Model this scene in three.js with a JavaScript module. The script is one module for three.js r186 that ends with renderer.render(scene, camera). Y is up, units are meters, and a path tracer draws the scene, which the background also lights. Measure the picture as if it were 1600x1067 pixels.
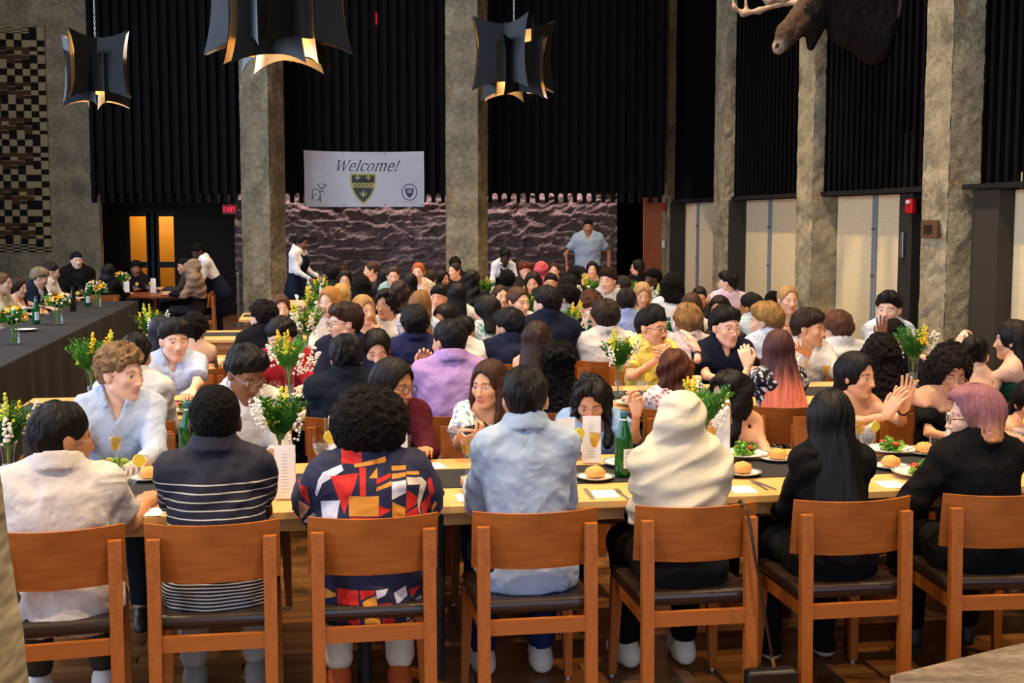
import * as THREE from 'three';
import { ImprovedNoise } from 'three/addons/math/ImprovedNoise.js';
import { mergeGeometries } from 'three/addons/utils/BufferGeometryUtils.js';
import { RoundedBoxGeometry } from 'three/addons/geometries/RoundedBoxGeometry.js';
import { RectAreaLightUniformsLib } from 'three/addons/lights/RectAreaLightUniformsLib.js';

// ---------------------------------------------------------------- camera, light, exposure
const scene = new THREE.Scene();
const FOCAL = 2000, EYE = 1.88, HORIZON = 342;                 // focal length in pixels of a 1600 x 1067 frame
const PITCH = Math.atan((533.5 - HORIZON) / FOCAL);
const camera = new THREE.PerspectiveCamera(2 * Math.atan(533.5 / FOCAL) * 180 / Math.PI, 1600 / 1067, 0.1, 200);
camera.position.set(0, EYE, 0);
camera.rotation.set(-PITCH, 0, 0);
scene.add(camera);
scene.background = new THREE.Color(0.62, 0.76, 1.0);            // plain overcast daylight outside the windows
const renderer = new THREE.WebGLRenderer();
renderer.toneMapping = THREE.LinearToneMapping;
renderer.toneMappingExposure = 0.325;
renderer.shadowMap.enabled = true;
RectAreaLightUniformsLib.init();
const DAY = 22, LAMP = 300, PEND = 12;                           // strengths: windows, ceiling downlights, pendants

const T = 9 * Math.PI / 180, CT = Math.cos(T), ST = Math.sin(T);
// room frame: U runs along the dining tables (to the right), V away from the camera
const R = (U, V, Y = 0) => new THREE.Vector3(U * CT - V * ST, Y, -(U * ST + V * CT));
const toUV = (p) => [p.x * CT - p.z * ST, -p.x * ST - p.z * CT];
const ROOM = T;                                                  // rotation.y that faces down the room to the camera
function ray(px, py) {
  const x = (px - 800) / FOCAL, y = -(py - 533.5) / FOCAL;
  return new THREE.Vector3(x, y * Math.cos(PITCH) - Math.sin(PITCH), -y * Math.sin(PITCH) - Math.cos(PITCH));
}
function atY(px, py, Y) { const d = ray(px, py), k = (Y - EYE) / d.y; return d.multiplyScalar(k).add(camera.position); }
function atD(px, py, depth) { const d = ray(px, py), k = -depth / d.z; return d.multiplyScalar(k).add(camera.position); }
function atV(px, py, V) { const d = ray(px, py), k = V / (-d.x * ST - d.z * CT); return d.multiplyScalar(k).add(camera.position); }
function atU(px, py, U) { const d = ray(px, py), k = U / (d.x * CT - d.z * ST); return d.multiplyScalar(k).add(camera.position); }

// ---------------------------------------------------------------- helpers
let seed = 7;
const rnd = () => { seed = (seed * 1664525 + 1013904223) >>> 0; return seed / 4294967296; };
const rr = (a, b) => a + (b - a) * rnd();
const IN = new ImprovedNoise();
const nz = (x, y, z) => IN.noise(x + 100.3, y + 57.7, z + 31.1);
const clamp = (x, a, b) => x < a ? a : x > b ? b : x;
const sstep = (a, b, x) => { const t = clamp((x - a) / (b - a), 0, 1); return t * t * (3 - 2 * t); };
const col = (h) => new THREE.Color(h);
const used = {};
function numbered(n) { if (!(n in used)) { used[n] = 0; return n; } used[n]++; return n + '_' + String(used[n]).padStart(3, '0'); }
function shade(o) { o.traverse((m) => { if (m.isMesh) { m.castShadow = true; m.receiveShadow = true; } }); return o; }
function tag(o, label, category, group) { o.userData.label = label; o.userData.category = category; if (group) o.userData.group = group; return o; }
function mk(name, geo, mat, parent) {
  const m = new THREE.Mesh(geo, mat); m.castShadow = m.receiveShadow = true;
  m.name = parent ? name : numbered(name); (parent || scene).add(m); return m;
}
function thing(name, label, category, group) { const g = new THREE.Group(); g.name = numbered(name); scene.add(g); return tag(g, label, category, group); }
function struct(name, geo, mat) { const m = mk(name, geo, mat); m.userData.kind = 'structure'; return m; }
function structGroup(name) { const g = new THREE.Group(); g.name = numbered(name); g.userData.kind = 'structure'; scene.add(g); return g; }
function copyThing(o, label) { const c = o.clone(); c.name = numbered(o.name.replace(/_\d{3}$/, '')); c.userData = { ...o.userData, label }; scene.add(c); return c; }
const box = (w, h, d, x = 0, y = 0, z = 0) => new THREE.BoxGeometry(w, h, d).translate(x, y, z);
const rbox = (w, h, d, r, x = 0, y = 0, z = 0) => new RoundedBoxGeometry(w, h, d, 2, r).translate(x, y, z);
const lathe = (pts, n = 20) => new THREE.LatheGeometry(pts.map(([r, y]) => new THREE.Vector2(r, y)), n);
const merge = (a) => mergeGeometries(a.map((g) => { const h = g.index ? g.toNonIndexed() : g; for (const k of Object.keys(h.attributes)) if (!['position', 'normal', 'uv'].includes(k)) h.deleteAttribute(k); return h; }));
function tubePts(pts, r, seg = 12, rad = 6, closed = false) { return new THREE.TubeGeometry(new THREE.CatmullRomCurve3(pts.map((p) => new THREE.Vector3(...p)), closed), seg, r, rad, closed); }
function cyl(a, b, r1, r2 = r1, n = 8) {
  const A = new THREE.Vector3(...a), B = new THREE.Vector3(...b), d = B.clone().sub(A), L = d.length();
  const g = new THREE.CylinderGeometry(r2, r1, L, n); g.translate(0, L / 2, 0);
  g.applyQuaternion(new THREE.Quaternion().setFromUnitVectors(new THREE.Vector3(0, 1, 0), d.normalize())); return g.translate(...a);
}
function dataTex(n, f, srgb, rep = [1, 1]) {                    // f(u, v) -> [r, g, b] 0..1 or a number
  const a = new Uint8Array(n * n * 4);
  for (let j = 0; j < n; j++) for (let i = 0; i < n; i++) {
    const c = f(i / n, j / n), k = (j * n + i) * 4;
    if (typeof c === 'number') a[k] = a[k + 1] = a[k + 2] = clamp(c, 0, 1) * 255;
    else for (let q = 0; q < 3; q++) a[k + q] = clamp(c[q], 0, 1) * 255;
    a[k + 3] = 255;
  }
  const t = new THREE.DataTexture(a, n, n); t.wrapS = t.wrapT = THREE.RepeatWrapping; t.magFilter = THREE.LinearFilter; t.minFilter = THREE.LinearFilter;
  if (srgb) t.colorSpace = THREE.SRGBColorSpace; t.repeat.set(...rep); t.needsUpdate = true; return t;
}
// noise that repeats over the unit square
function tileNoise(u, v, fu, fv, z) {
  const a = nz(u * fu, v * fv, z), b = nz((u - 1) * fu, v * fv, z), c = nz(u * fu, (v - 1) * fv, z), d = nz((u - 1) * fu, (v - 1) * fv, z);
  return (a * (1 - u) + b * u) * (1 - v) + (c * (1 - u) + d * u) * v;
}
function canvasTex(w, h, draw) {
  const c = document.createElement('canvas'); c.width = w; c.height = h; draw(c.getContext('2d'), w, h);
  const t = new THREE.CanvasTexture(c); t.colorSpace = THREE.SRGBColorSpace; return t;
}
const std = (color, roughness = 0.8, extra = {}) => new THREE.MeshStandardMaterial({ color, roughness, ...extra });

// ---------------------------------------------------------------- materials
const woodTex = (base, dark, z) => dataTex(512, (u, v) => {
  const g = tileNoise(u, v, 3, 60, z) * 0.55 + tileNoise(u, v, 6, 140, z + 4) * 0.35 + tileNoise(u, v, 2, 8, z + 9) * 0.4;
  const t = clamp(0.5 + g, 0, 1); return base.map((b, i) => (b * (1 - t) + dark[i] * t) / 255);
}, true);
const M = {
  chair: std('#ffffff', 0.42, { map: woodTex([180, 106, 40], [142, 77, 25], 1) }),
  table: std('#ffffff', 0.38, { map: woodTex([236, 190, 122], [212, 158, 88], 3) }),
  vinyl: std('#2a1d17', 0.28), black: std('#0b0b0c', 0.6), steel: std('#b8b8ba', 0.25, { metalness: 0.9 }),
  cloth: std('#0c0d10', 0.85), china: std('#f2efe8', 0.18), blueband: std('#2b3160', 0.25), paper: std('#f4f2f0', 0.75),
  glass: new THREE.MeshPhysicalMaterial({ color: '#ffffff', roughness: 0.02, transmission: 1, thickness: 0, ior: 1.45 }),
  green: new THREE.MeshPhysicalMaterial({ color: '#1c8a3c', roughness: 0.06, transmission: 0.75, thickness: 0, ior: 1.5 }),
  darkbottle: new THREE.MeshPhysicalMaterial({ color: '#1a1a14', roughness: 0.08, transmission: 0.2, thickness: 0 }),
  wine: new THREE.MeshPhysicalMaterial({ color: '#f0d478', roughness: 0.05, transmission: 0.85, thickness: 0 }),
  water: new THREE.MeshPhysicalMaterial({ color: '#eef4f6', roughness: 0.04, transmission: 0.9, thickness: 0 }),
  bread: std('#d79a52', 0.7), lemon: std('#f0dc50', 0.5), lettuce: std('#86ad3a', 0.55, { side: THREE.DoubleSide }), lettuce2: std('#4f8a26', 0.55, { side: THREE.DoubleSide }), tomato: std('#c8331f', 0.35),
  leaf: std('#3f8a24', 0.6, { side: THREE.DoubleSide }), fern: std('#2f7420', 0.65, { side: THREE.DoubleSide }), rod: std('#f2c81e', 0.7), rod2: std('#c9d23a', 0.7), white: std('#f6f4ea', 0.7), petal: std('#f6b90c', 0.6, { side: THREE.DoubleSide }), seed: std('#3a2010', 0.9), stem: std('#5d8f3a', 0.6),
  label: std('#cfe3ea', 0.5), slat: new THREE.MeshPhysicalMaterial({ color: '#070708', roughness: 0.6, specularIntensity: 0.3 }), slatback: std('#060606', 0.9), dark: std('#17130f', 0.85), darkframe: std('#2a2622', 0.6),
  red: std('#c3141c', 0.4), mullion: std('#8d9496', 0.5), cream: null, concrete: null,
};
const concreteTex = dataTex(1024, (u, v) => {
  const n = tileNoise(u, v, 6, 6, 11) * 0.5 + tileNoise(u, v, 24, 24, 12) * 0.35 + tileNoise(u, v, 80, 80, 13) * 0.4;
  const rust = sstep(0.25, 0.5, tileNoise(u, v, 9, 9, 15)) * 0.5;
  const k = 1 + n * 0.62; return [(168 + rust * 14) / 255 * k, (156 - rust * 18) / 255 * k, (123 - rust * 40) / 255 * k];
}, true);
M.concrete = std('#ffffff', 0.92, { map: concreteTex, bumpMap: dataTex(512, (u, v) => 0.5 + tileNoise(u, v, 40, 40, 21) * 0.5 + tileNoise(u, v, 110, 110, 22) * 0.3), bumpScale: 0.01 });
M.cream = std('#ffffff', 0.8, { map: dataTex(512, (u, v) => { const k = 1 + tileNoise(u, v, 120, 4, 31) * 0.06 + tileNoise(u, v, 4, 120, 32) * 0.06; return [0.96 * k, 0.88 * k, 0.68 * k]; }, true) });

// a box whose faces are subdivided and roughened, uv in metres: cast rubble concrete
function roughBox(w, h, d, amp, cell, z, taper = 0) {
  const parts = [];
  const face = (nu, nv, f) => {
    const P = [], UV = [], I = [];
    for (let j = 0; j <= nv; j++) for (let i = 0; i <= nu; i++) {
      const q = f(i / nu, j / nv), p = q.p, yy = p[1] / h, s = 1 + taper * (1 - yy);
      let x = p[0] * s, y = p[1], zz = p[2] * s;
      const e = Math.min(i, nu - i) === 0 ? 0.25 : 1;
      const r = nz(x * 6 + z, y * 6, zz * 6), r2 = nz(x * 19 + z, y * 19, zz * 19);
      const chip = Math.max(0, nz(x * 3.1 + z * 2, y * 3.1, zz * 3.1 + 5) - 0.18) * 2.2;
      const r3 = 1 - Math.abs(nz(x * 9 + z, y * 11 + 3, zz * 9)) * 2.2; const a = amp * (r * 0.7 + r2 * 0.6 + r3 * 0.55 - chip * 1.3) * e;
      P.push(x + q.n[0] * a, y, zz + q.n[2] * a); UV.push(q.u[0] * 0.55 + z * 0.37, q.u[1] * 0.55 + z * 0.21);
    }
    for (let j = 0; j < nv; j++) for (let i = 0; i < nu; i++) { const a = j * (nu + 1) + i, b = a + 1, c = a + nu + 1, e = c + 1; I.push(a, b, e, a, e, c); }
    const g = new THREE.BufferGeometry(); g.setAttribute('position', new THREE.Float32BufferAttribute(P, 3)); g.setAttribute('uv', new THREE.Float32BufferAttribute(UV, 2)); g.setIndex(I); g.computeVertexNormals(); parts.push(g.toNonIndexed());
  };
  const nw = Math.max(2, Math.round(w / cell)), nh = Math.round(h / cell), nd = Math.max(2, Math.round(d / cell));
  face(nw, nh, (a, b) => ({ p: [(a - 0.5) * w, b * h, d / 2], n: [0, 0, 1], u: [a * w, b * h] }));
  face(nd, nh, (a, b) => ({ p: [w / 2, b * h, (0.5 - a) * d], n: [1, 0, 0], u: [a * d + w, b * h] }));
  face(nw, nh, (a, b) => ({ p: [(0.5 - a) * w, b * h, -d / 2], n: [0, 0, -1], u: [a * w + 1.3, b * h] }));
  face(nd, nh, (a, b) => ({ p: [-w / 2, b * h, (a - 0.5) * d], n: [-1, 0, 0], u: [a * d + 2.1, b * h] }));
  return merge(parts);
}
const CEIL = 7.4;

// ---------------------------------------------------------------- room shell
{
  const fl = structGroup('floor');
  const planks = woodTex([150, 104, 52], [112, 74, 34], 7);
  const pm = [std('#ffffff', 0.3, { map: planks }), std('#e2d2c0', 0.3, { map: planks }), std('#cdb89c', 0.33, { map: planks })];
  const farTex = dataTex(1024, (u, v) => {
    const row = Math.floor(v * 24), o = (row * 0.37) % 1, seg = Math.floor(((u + o) % 1) * 4), t = 0.86 + 0.14 * Math.sin(row * 12.9 + seg * 78.2) + tileNoise(u, v, 4, 160, 5) * 0.25;
    const j = (v * 24) % 1 < 0.05 ? 0.5 : 1; return [134 / 255 * t * j, 92 / 255 * t * j, 46 / 255 * t * j];
  }, true);
  const fm = std('#ffffff', 0.34, { map: farTex });
  const slab = (u0, u1, v0, v1, name) => {
    const g = new THREE.BufferGeometry(), P = [], UV = [];
    for (const [u, v] of [[u0, v0], [u1, v0], [u1, v1], [u0, v0], [u1, v1], [u0, v1]]) { P.push(...R(u, v, 0).toArray()); UV.push(u / 2, v / 2); }
    g.setAttribute('position', new THREE.Float32BufferAttribute(P, 3)); g.setAttribute('uv', new THREE.Float32BufferAttribute(UV, 2)); g.computeVertexNormals(); return mk(name, g, fm, fl);
  };
  slab(-12, 12, 6.0, 32, 'floor_boards'); slab(-12, 12, -7, 3.9, 'floor_boards');
  slab(-12, -1.9, 3.9, 6.0, 'floor_boards'); slab(3.7, 12, 3.9, 6.0, 'floor_boards');
  mk('subfloor', box(26, 0.1, 42).rotateY(ROOM).translate(...R(0, 12.5, -0.085).toArray()), M.dark, fl);
  const variants = [0, 1, 2].map((k) => { const g = box(1.392, 0.02, 0.072); const uv = g.attributes.uv; for (let i = 0; i < uv.count; i++) uv.setXY(i, uv.getX(i) * 0.7, uv.getY(i) * 0.12 + k * 0.31); return g; });
  for (let r = 0; r < 28; r++) for (let c = -1; c < 4; c++) {
    const U = -1.2 + c * 1.4 + (r % 3) * 0.45 - 0.45; const k = (r * 5 + c * 7 + 20) % 3;
    const m = mk('plank', variants[(r + c + 2) % 3], pm[k], fl); m.position.copy(R(U + 0.2, 3.94 + r * 0.075, -0.0105)); m.rotation.y = ROOM;
  }
  struct('ceiling', box(26, 0.2, 42).rotateY(ROOM).translate(...R(0, 12.5, CEIL + 0.1).toArray()), std('#5a5448', 0.9));
}
// slatted upper wall: backing board and one mesh for each slat
function slatWall(name, pts, pitch, width, depth, top, withPegs) {       // pts: [start, end] world points on the front plane, facing given by the order
  const g = structGroup(name), A = pts[0], B = pts[1], d = B.clone().sub(A), L = d.length(), ang = Math.atan2(-d.z, d.x);
  const gr = new THREE.Group(); gr.name = 'slat_panel'; gr.position.copy(A); gr.rotation.y = ang; g.add(gr);
  const board = new THREE.Shape(); const n = Math.floor(L / pitch); const b0 = name === 'wall_right' ? 2.24 : 2.33;
  board.moveTo(0, top); board.lineTo(L, top); board.lineTo(L, b0);
  for (let i = n - 1; i >= 0; i--) { const x0 = i * pitch + width * 0.5, x1 = x0 + pitch - width, xm = (x0 + x1) / 2; if (x1 > L) continue; board.lineTo(x1, b0 - 0.05); board.quadraticCurveTo(x1, b0 + 0.03, xm, b0 + 0.03); board.quadraticCurveTo(x0, b0 + 0.03, x0, b0 - 0.05); board.lineTo(x0 - width * 0.5, b0 - 0.05); }
  board.lineTo(0, b0);
  mk('backing_board', new THREE.ExtrudeGeometry(board, { depth: 0.03, bevelEnabled: false }).translate(0, 0, -depth - 0.04), M.slatback, gr);
  const sg = box(width, top - 2.18, depth);
  for (let i = 0; i <= n; i++) { const m = mk('slat', sg, M.slat, gr); m.position.set(i * pitch, (top + 2.18) / 2, -depth / 2); }
  return g;
}
const BD = 24.0;                                                    // depth of the back slat plane
const bx = (px) => (px - 800) / FOCAL * BD;
const bp = (px, d = BD) => new THREE.Vector3((px - 800) / FOCAL * d, 0, -d);
slatWall('wall_back', [bp(150), bp(1038)], 0.176, 0.075, 0.10, CEIL);
{ // solid wall behind the back slats, and the dark recess below them
  const back = structGroup('wall_far');
  mk('masonry', box(24, CEIL, 0.3, 0, CEIL / 2, -29.4), M.dark, back);
  mk('masonry', box(14.0, CEIL - 2.75, 0.2, 0, (CEIL + 2.75) / 2, -25.6), M.dark, back);
  mk('masonry', box(0.3, CEIL, 3.2, 3.6, CEIL / 2, -26.0), M.dark, back);
}
{ // rough stone wall, washed by the cove light above it
  const x0 = (370 - 800) / FOCAL * 25.2, x1 = (963 - 800) / FOCAL * 25.2, nx = 260, ny = 100, P = [], UV = [], I = [];
  const ridge = (x, y, z) => 1 - Math.abs(nz(x, y, z)) * 2;
  for (let j = 0; j <= ny; j++) for (let i = 0; i <= nx; i++) {
    const x = x0 + (x1 - x0) * i / nx, y = 2.72 * j / ny;
    const h = ridge(x * 1.7 + nz(x * 3, y * 3, 2) * 0.7, y * 4.2, 4) * 0.09 + ridge(x * 4.1 + nz(x * 5, y * 5, 9), y * 9.5, 8) * 0.06 + nz(x * 15, y * 18, 3) * 0.035 + nz(x * 2, y * 2, 6) * 0.05;
    P.push(x, y, -25.2 + h); UV.push(x * 0.5, y * 0.5);
  }
  for (let j = 0; j < ny; j++) for (let i = 0; i < nx; i++) { const a = j * (nx + 1) + i; I.push(a, a + 1, a + nx + 2, a, a + nx + 2, a + nx + 1); }
  const g = new THREE.BufferGeometry(); g.setAttribute('position', new THREE.Float32BufferAttribute(P, 3)); g.setAttribute('uv', new THREE.Float32BufferAttribute(UV, 2)); g.setIndex(I); g.computeVertexNormals();
  struct('wall_stone', g, std('#ffffff', 0.85, { map: dataTex(512, (u, v) => { const k = 1 + tileNoise(u, v, 12, 12, 41) * 0.4 + tileNoise(u, v, 60, 60, 42) * 0.5; return [0.44 * k, 0.375 * k, 0.365 * k]; }, true) }));
  // cove lamp hidden above the stone wall
  const len = x1 - x0 - 0.1, cove = thing('cove_lamp', 'long hidden strip lamp above the rough stone wall', 'lamp');
  mk('housing', box(len, 0.04, 0.14, (x0 + x1) / 2, 2.735, -24.86), M.black, cove);
  mk('tube', box(len - 0.1, 0.02, 0.05, (x0 + x1) / 2, 2.70, -24.86), std('#ffffff', 0.5, { emissive: '#ffe9e0', emissiveIntensity: 20 }), cove);
  const l = new THREE.RectAreaLight('#ffe4dc', 150, len - 0.1, 0.08); l.position.set((x0 + x1) / 2, 2.68, -24.86); l.rotation.x = -Math.PI / 2 - 0.25; cove.add(l);
}
// free-standing concrete columns at the back
function column(x, z, w, d, rot, h, name = 'concrete_column', taper = 0, cell = 0.04, amp = 0.032) {
  const m = struct(name, roughBox(w, h, d, amp, cell, x * 1.7 + z, taper), M.concrete); m.position.set(x, 0, z); m.rotation.y = rot; return m;
}
{
  const p1 = bp(414, 23), p2 = bp(730, 23);
  column(p1.x, p1.z, 0.585, 0.52, -0.38, CEIL); column(p2.x, p2.z, 0.61, 0.5, -0.33, CEIL);
  column(...(({ x, z }) => [x, z])(bp(60, 24.4)), 2.35, 0.5, 0.22, CEIL, 'wall_tapestry_side', 0, 0.06, 0.028);
  // near pillar at the left edge of the frame
  column(-1.594, -1.61, 0.5, 0.5, 0, CEIL, 'concrete_column', 2.07, 0.04, 0.02);
}
// right wall: columns, slats above, cream partition panels below
const RU = 6.85, colV = [13.04, 16.83, 20.6, 24.1];
{
  for (const [i, V] of colV.entries()) {
    const c = R(RU + 0.55, V + 0.3); column(c.x, c.z, 1.1, 0.6, ROOM, CEIL, 'concrete_column', 0.0, 0.05, 0.034);
  }
  
  const bays = [[9.3, 13.04], [13.64, 16.83], [17.43, 20.6], [21.2, 24.1]];
  for (const [a, b] of bays) { const SU = RU + (a < 10 ? 0.36 : 0.15); slatWall('wall_right', [R(SU, b), R(SU, a)], 0.176, 0.075, 0.1, CEIL); }
  const PU = RU + 0.38;
  const wr = structGroup('wall_right'); mk('masonry', box(0.3, CEIL, 36).rotateY(ROOM).translate(...R(PU + 0.4, 11, CEIL / 2).toArray()), std('#3a3128', 0.9), wr);
  
  // each bay: dark door frame next to the far column, two cream panels, a grey mullion
  const bay = (v0, v1, frameAtNear, n) => {
    const g = structGroup('wall_partition');
    const put = (name, mat, V0, V1, dU, y0 = 0, y1 = 2.36, th = 0.05) => { const m = mk(name, rbox(V1 - V0 - 0.006, y1 - y0, th, 0.006), mat, g); m.position.copy(R(PU + dU, (V0 + V1) / 2, (y0 + y1) / 2)); m.rotation.y = ROOM - Math.PI / 2; return m; };
    const f = frameAtNear ? [v0 + 0.02, v0 + 0.5] : [v1 - 0.5, v1 - 0.02];
    return { put, f };
  };
  const layout = [ // near V, mullion V, far V for the cream panels (read along the wall)
    [14.6, 15.6, 16.83], [17.5, 19.4, 20.6], [21.3, 23.2, 24.1],
  ];
  for (const [a, m, b] of layout) {
    const { put } = bay(a, b, true);
    put('soffit', M.slatback, a - 0.9, b, -0.1, 2.19, 2.25, 0.34);
    put('partition_panel', M.cream, a + 0.02, m - 0.06, 0); put('partition_panel', M.cream, m + 0.06, b - 0.02, 0);
    put('mullion', M.mullion, m - 0.06, m - 0.004, -0.02, 0, 2.36, 0.06); put('mullion', M.mullion, m + 0.004, m + 0.06, -0.02, 0, 2.36, 0.06);
    for (const y of [0.5, 1.15, 1.75]) for (const s of [-0.032, 0.032]) { const q = mk('bolt', new THREE.SphereGeometry(0.012, 8, 6), M.darkframe, scene.children[scene.children.length - 1]); q.position.copy(R(PU - 0.055, m + s, y)); }
    put('door_frame', M.darkframe, a - 0.34, a, -0.1, 0, 2.9, 0.18);
    const hd = put('handle', M.steel, a - 0.2, a - 0.12, -0.215, 1.42, 1.72, 0.03); if (b > 20) put('door_jamb', M.darkframe, b - 0.06, b - 0.005, -0.17, 0, 2.19, 0.3);
  }
  const { put } = bay(9.3, 13, true); put('partition_panel', M.cream, 9.3, 12.4, 0.05); put('door_frame', std('#3a3226', 0.8), 12.4, 12.95, 0, 0, 2.19, 0.3); put('soffit', M.slatback, 9.3, 13.0, 0, 2.195, 2.25, 0.5);
  // fire alarms, switch, plaque
  const alarm = (px, py, w, h, U, label) => { const g = thing('fire_alarm', label, 'alarm'); const p = atU(px, py, U); g.position.copy(p); g.rotation.y = ROOM - Math.PI / 2; mk('housing', rbox(w, h, 0.06, 0.01), M.red, g); mk('strobe', rbox(w * 0.5, h * 0.25, 0.03, 0.01, 0, h * 0.28, 0.035), std('#e9dcd8', 0.3), g); return g; };
  alarm(1423, 322, 0.17, 0.17, PU - 0.22, 'red fire alarm box high on the dark door frame near the plaque');
  const a2 = thing('fire_alarm', 'small red fire alarm on the narrow far column', 'alarm'); a2.position.copy(atV(1036.5, 323, 24.07)); a2.rotation.y = ROOM; mk('housing', rbox(0.06, 0.17, 0.05, 0.01), M.red, a2);
  const sw = thing('switch_plate', 'small white switch plate on the narrow far column', 'switch'); sw.position.copy(atV(1036.5, 381, 24.07)); sw.rotation.y = ROOM; mk('plate', rbox(0.05, 0.14, 0.02, 0.006), M.paper, sw); mk('toggle', rbox(0.012, 0.03, 0.02, 0.004, 0, 0, 0.015), M.paper, sw);
  const pl = thing('wall_plaque', 'square wooden plaque with dark centre on the concrete column', 'plaque'); pl.position.copy(atU(1453, 358, RU - 0.04)); pl.rotation.y = ROOM - Math.PI / 2;
  mk('frame', rbox(0.37, 0.2, 0.04, 0.008), std('#6b4a2c', 0.6), pl); mk('inset', box(0.17, 0.095, 0.02, 0, 0, 0.022), std('#2a2013', 0.5), pl);
}
{ // orange wood panel and dark strip beside the stone wall
  const p = bp(1017, 25.0); const m = struct('trim_wood_panel', rbox(0.34, 2.3, 0.08, 0.01), std('#ffffff', 0.5, { map: woodTex([188, 98, 34], [150, 70, 20], 8) })); m.position.set(p.x, 1.15, p.z + 0.1);
}
{ // side walls and the wall behind the camera, with tall windows (outside the frame) that bring the daylight in
  const wm = std('#6f6756', 0.9);
  const lw = structGroup('wall_left'); const LU = -7.2;
  const seg = (g, u, v, y, w, h, d) => { const m = mk('masonry', box(w, h, d), wm, g); m.position.copy(R(u, v, y)); m.rotation.y = ROOM; };
  const wins = [[-3, 0], [1.5, 4.5], [6, 9], [10.5, 13.5], [15, 18]];                       // window spans in V
  seg(lw, LU - 0.2, 11.5, 0.7, 0.4, 1.4, 40); seg(lw, LU - 0.2, 11.5, (6.6 + CEIL) / 2, 0.4, CEIL - 6.6, 40);
  let v = -8.5; for (const [a, b] of [...wins, [31.5, 31.5]]) { seg(lw, LU - 0.2, (v + a) / 2, 4, 0.4, 5.2, a - v); v = b; }
  const fw = structGroup('wall_front'); const FV = -6.5; const fwin = [[-6, -2.5], [-1.5, 2], [3, 6.5]];
  seg(fw, 0, FV - 0.2, 0.7, 26, 1.4, 0.4); seg(fw, 0, FV - 0.2, (6.6 + CEIL) / 2, 26, CEIL - 6.6, 0.4);
  let u = -13; for (const [a, b] of [...fwin, [13, 13]]) { seg(fw, (u + a) / 2, FV - 0.2, 4, a - u, 5.2, 0.4); u = b; }
  let n = 1;
  const win = (U, V, w, toward, k) => {
    const g = structGroup('window_' + n++); g.position.copy(R(U, V, 4)); g.rotation.y = ROOM + toward;      // +z looks into the room
    mk('window_frame', merge([box(w, 0.08, 0.1, 0, 2.56), box(w, 0.08, 0.1, 0, -2.56), box(0.08, 5.2, 0.1, w / 2 - 0.04), box(0.08, 5.2, 0.1, -w / 2 + 0.04), box(0.06, 5.2, 0.1), box(w, 0.06, 0.1)]), M.darkframe, g);
    for (const sx of [-1, 1]) for (const sy of [-1, 1]) mk('pane', box(w / 2 - 0.07, 2.5, 0.008, sx * w / 4, sy * 1.28), M.glass, g);
    const l = new THREE.RectAreaLight('#cfdfff', DAY * k, w, 5.1); l.position.z = 0.12; l.rotation.y = Math.PI; g.add(l);
  };
  for (const [a, b] of wins) win(LU, (a + b) / 2, b - a, Math.PI / 2, 1);
  for (const [a, b] of fwin) win((a + b) / 2, FV, b - a, Math.PI, 0.45);
}
{ // recessed ceiling downlights over the tables (above the frame)
  let k = 0;
  for (const V of [2.5, 6.5, 10.5, 14.5, 18.5]) for (const U of [-1.6, 1.5, 4.6]) {
    const g = thing('ceiling_downlight', `round recessed ceiling downlight, number ${++k} counted along the ceiling`, 'downlight', 'recessed downlights'); g.position.copy(R(U, V, CEIL));
    g.userData.label = 'round recessed downlight in the ceiling above the dining tables';
    mk('trim_ring', lathe([[0.13, -0.001], [0.17, -0.001], [0.17, -0.02], [0.13, -0.012]], 20), M.steel, g);
    mk('lens', new THREE.CylinderGeometry(0.12, 0.12, 0.01, 20).translate(0, -0.006, 0), std('#fff4e0', 0.5, { emissive: '#ffd9a4', emissiveIntensity: 4 }), g);
    const l = new THREE.SpotLight('#ffddb0', LAMP, 0, 0.85, 0.8, 2); l.position.y = -0.05; l.target.position.set(0, -7, 0); l.shadow.radius = 5; l.castShadow = true; g.add(l); g.add(l.target);
  }
}
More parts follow.
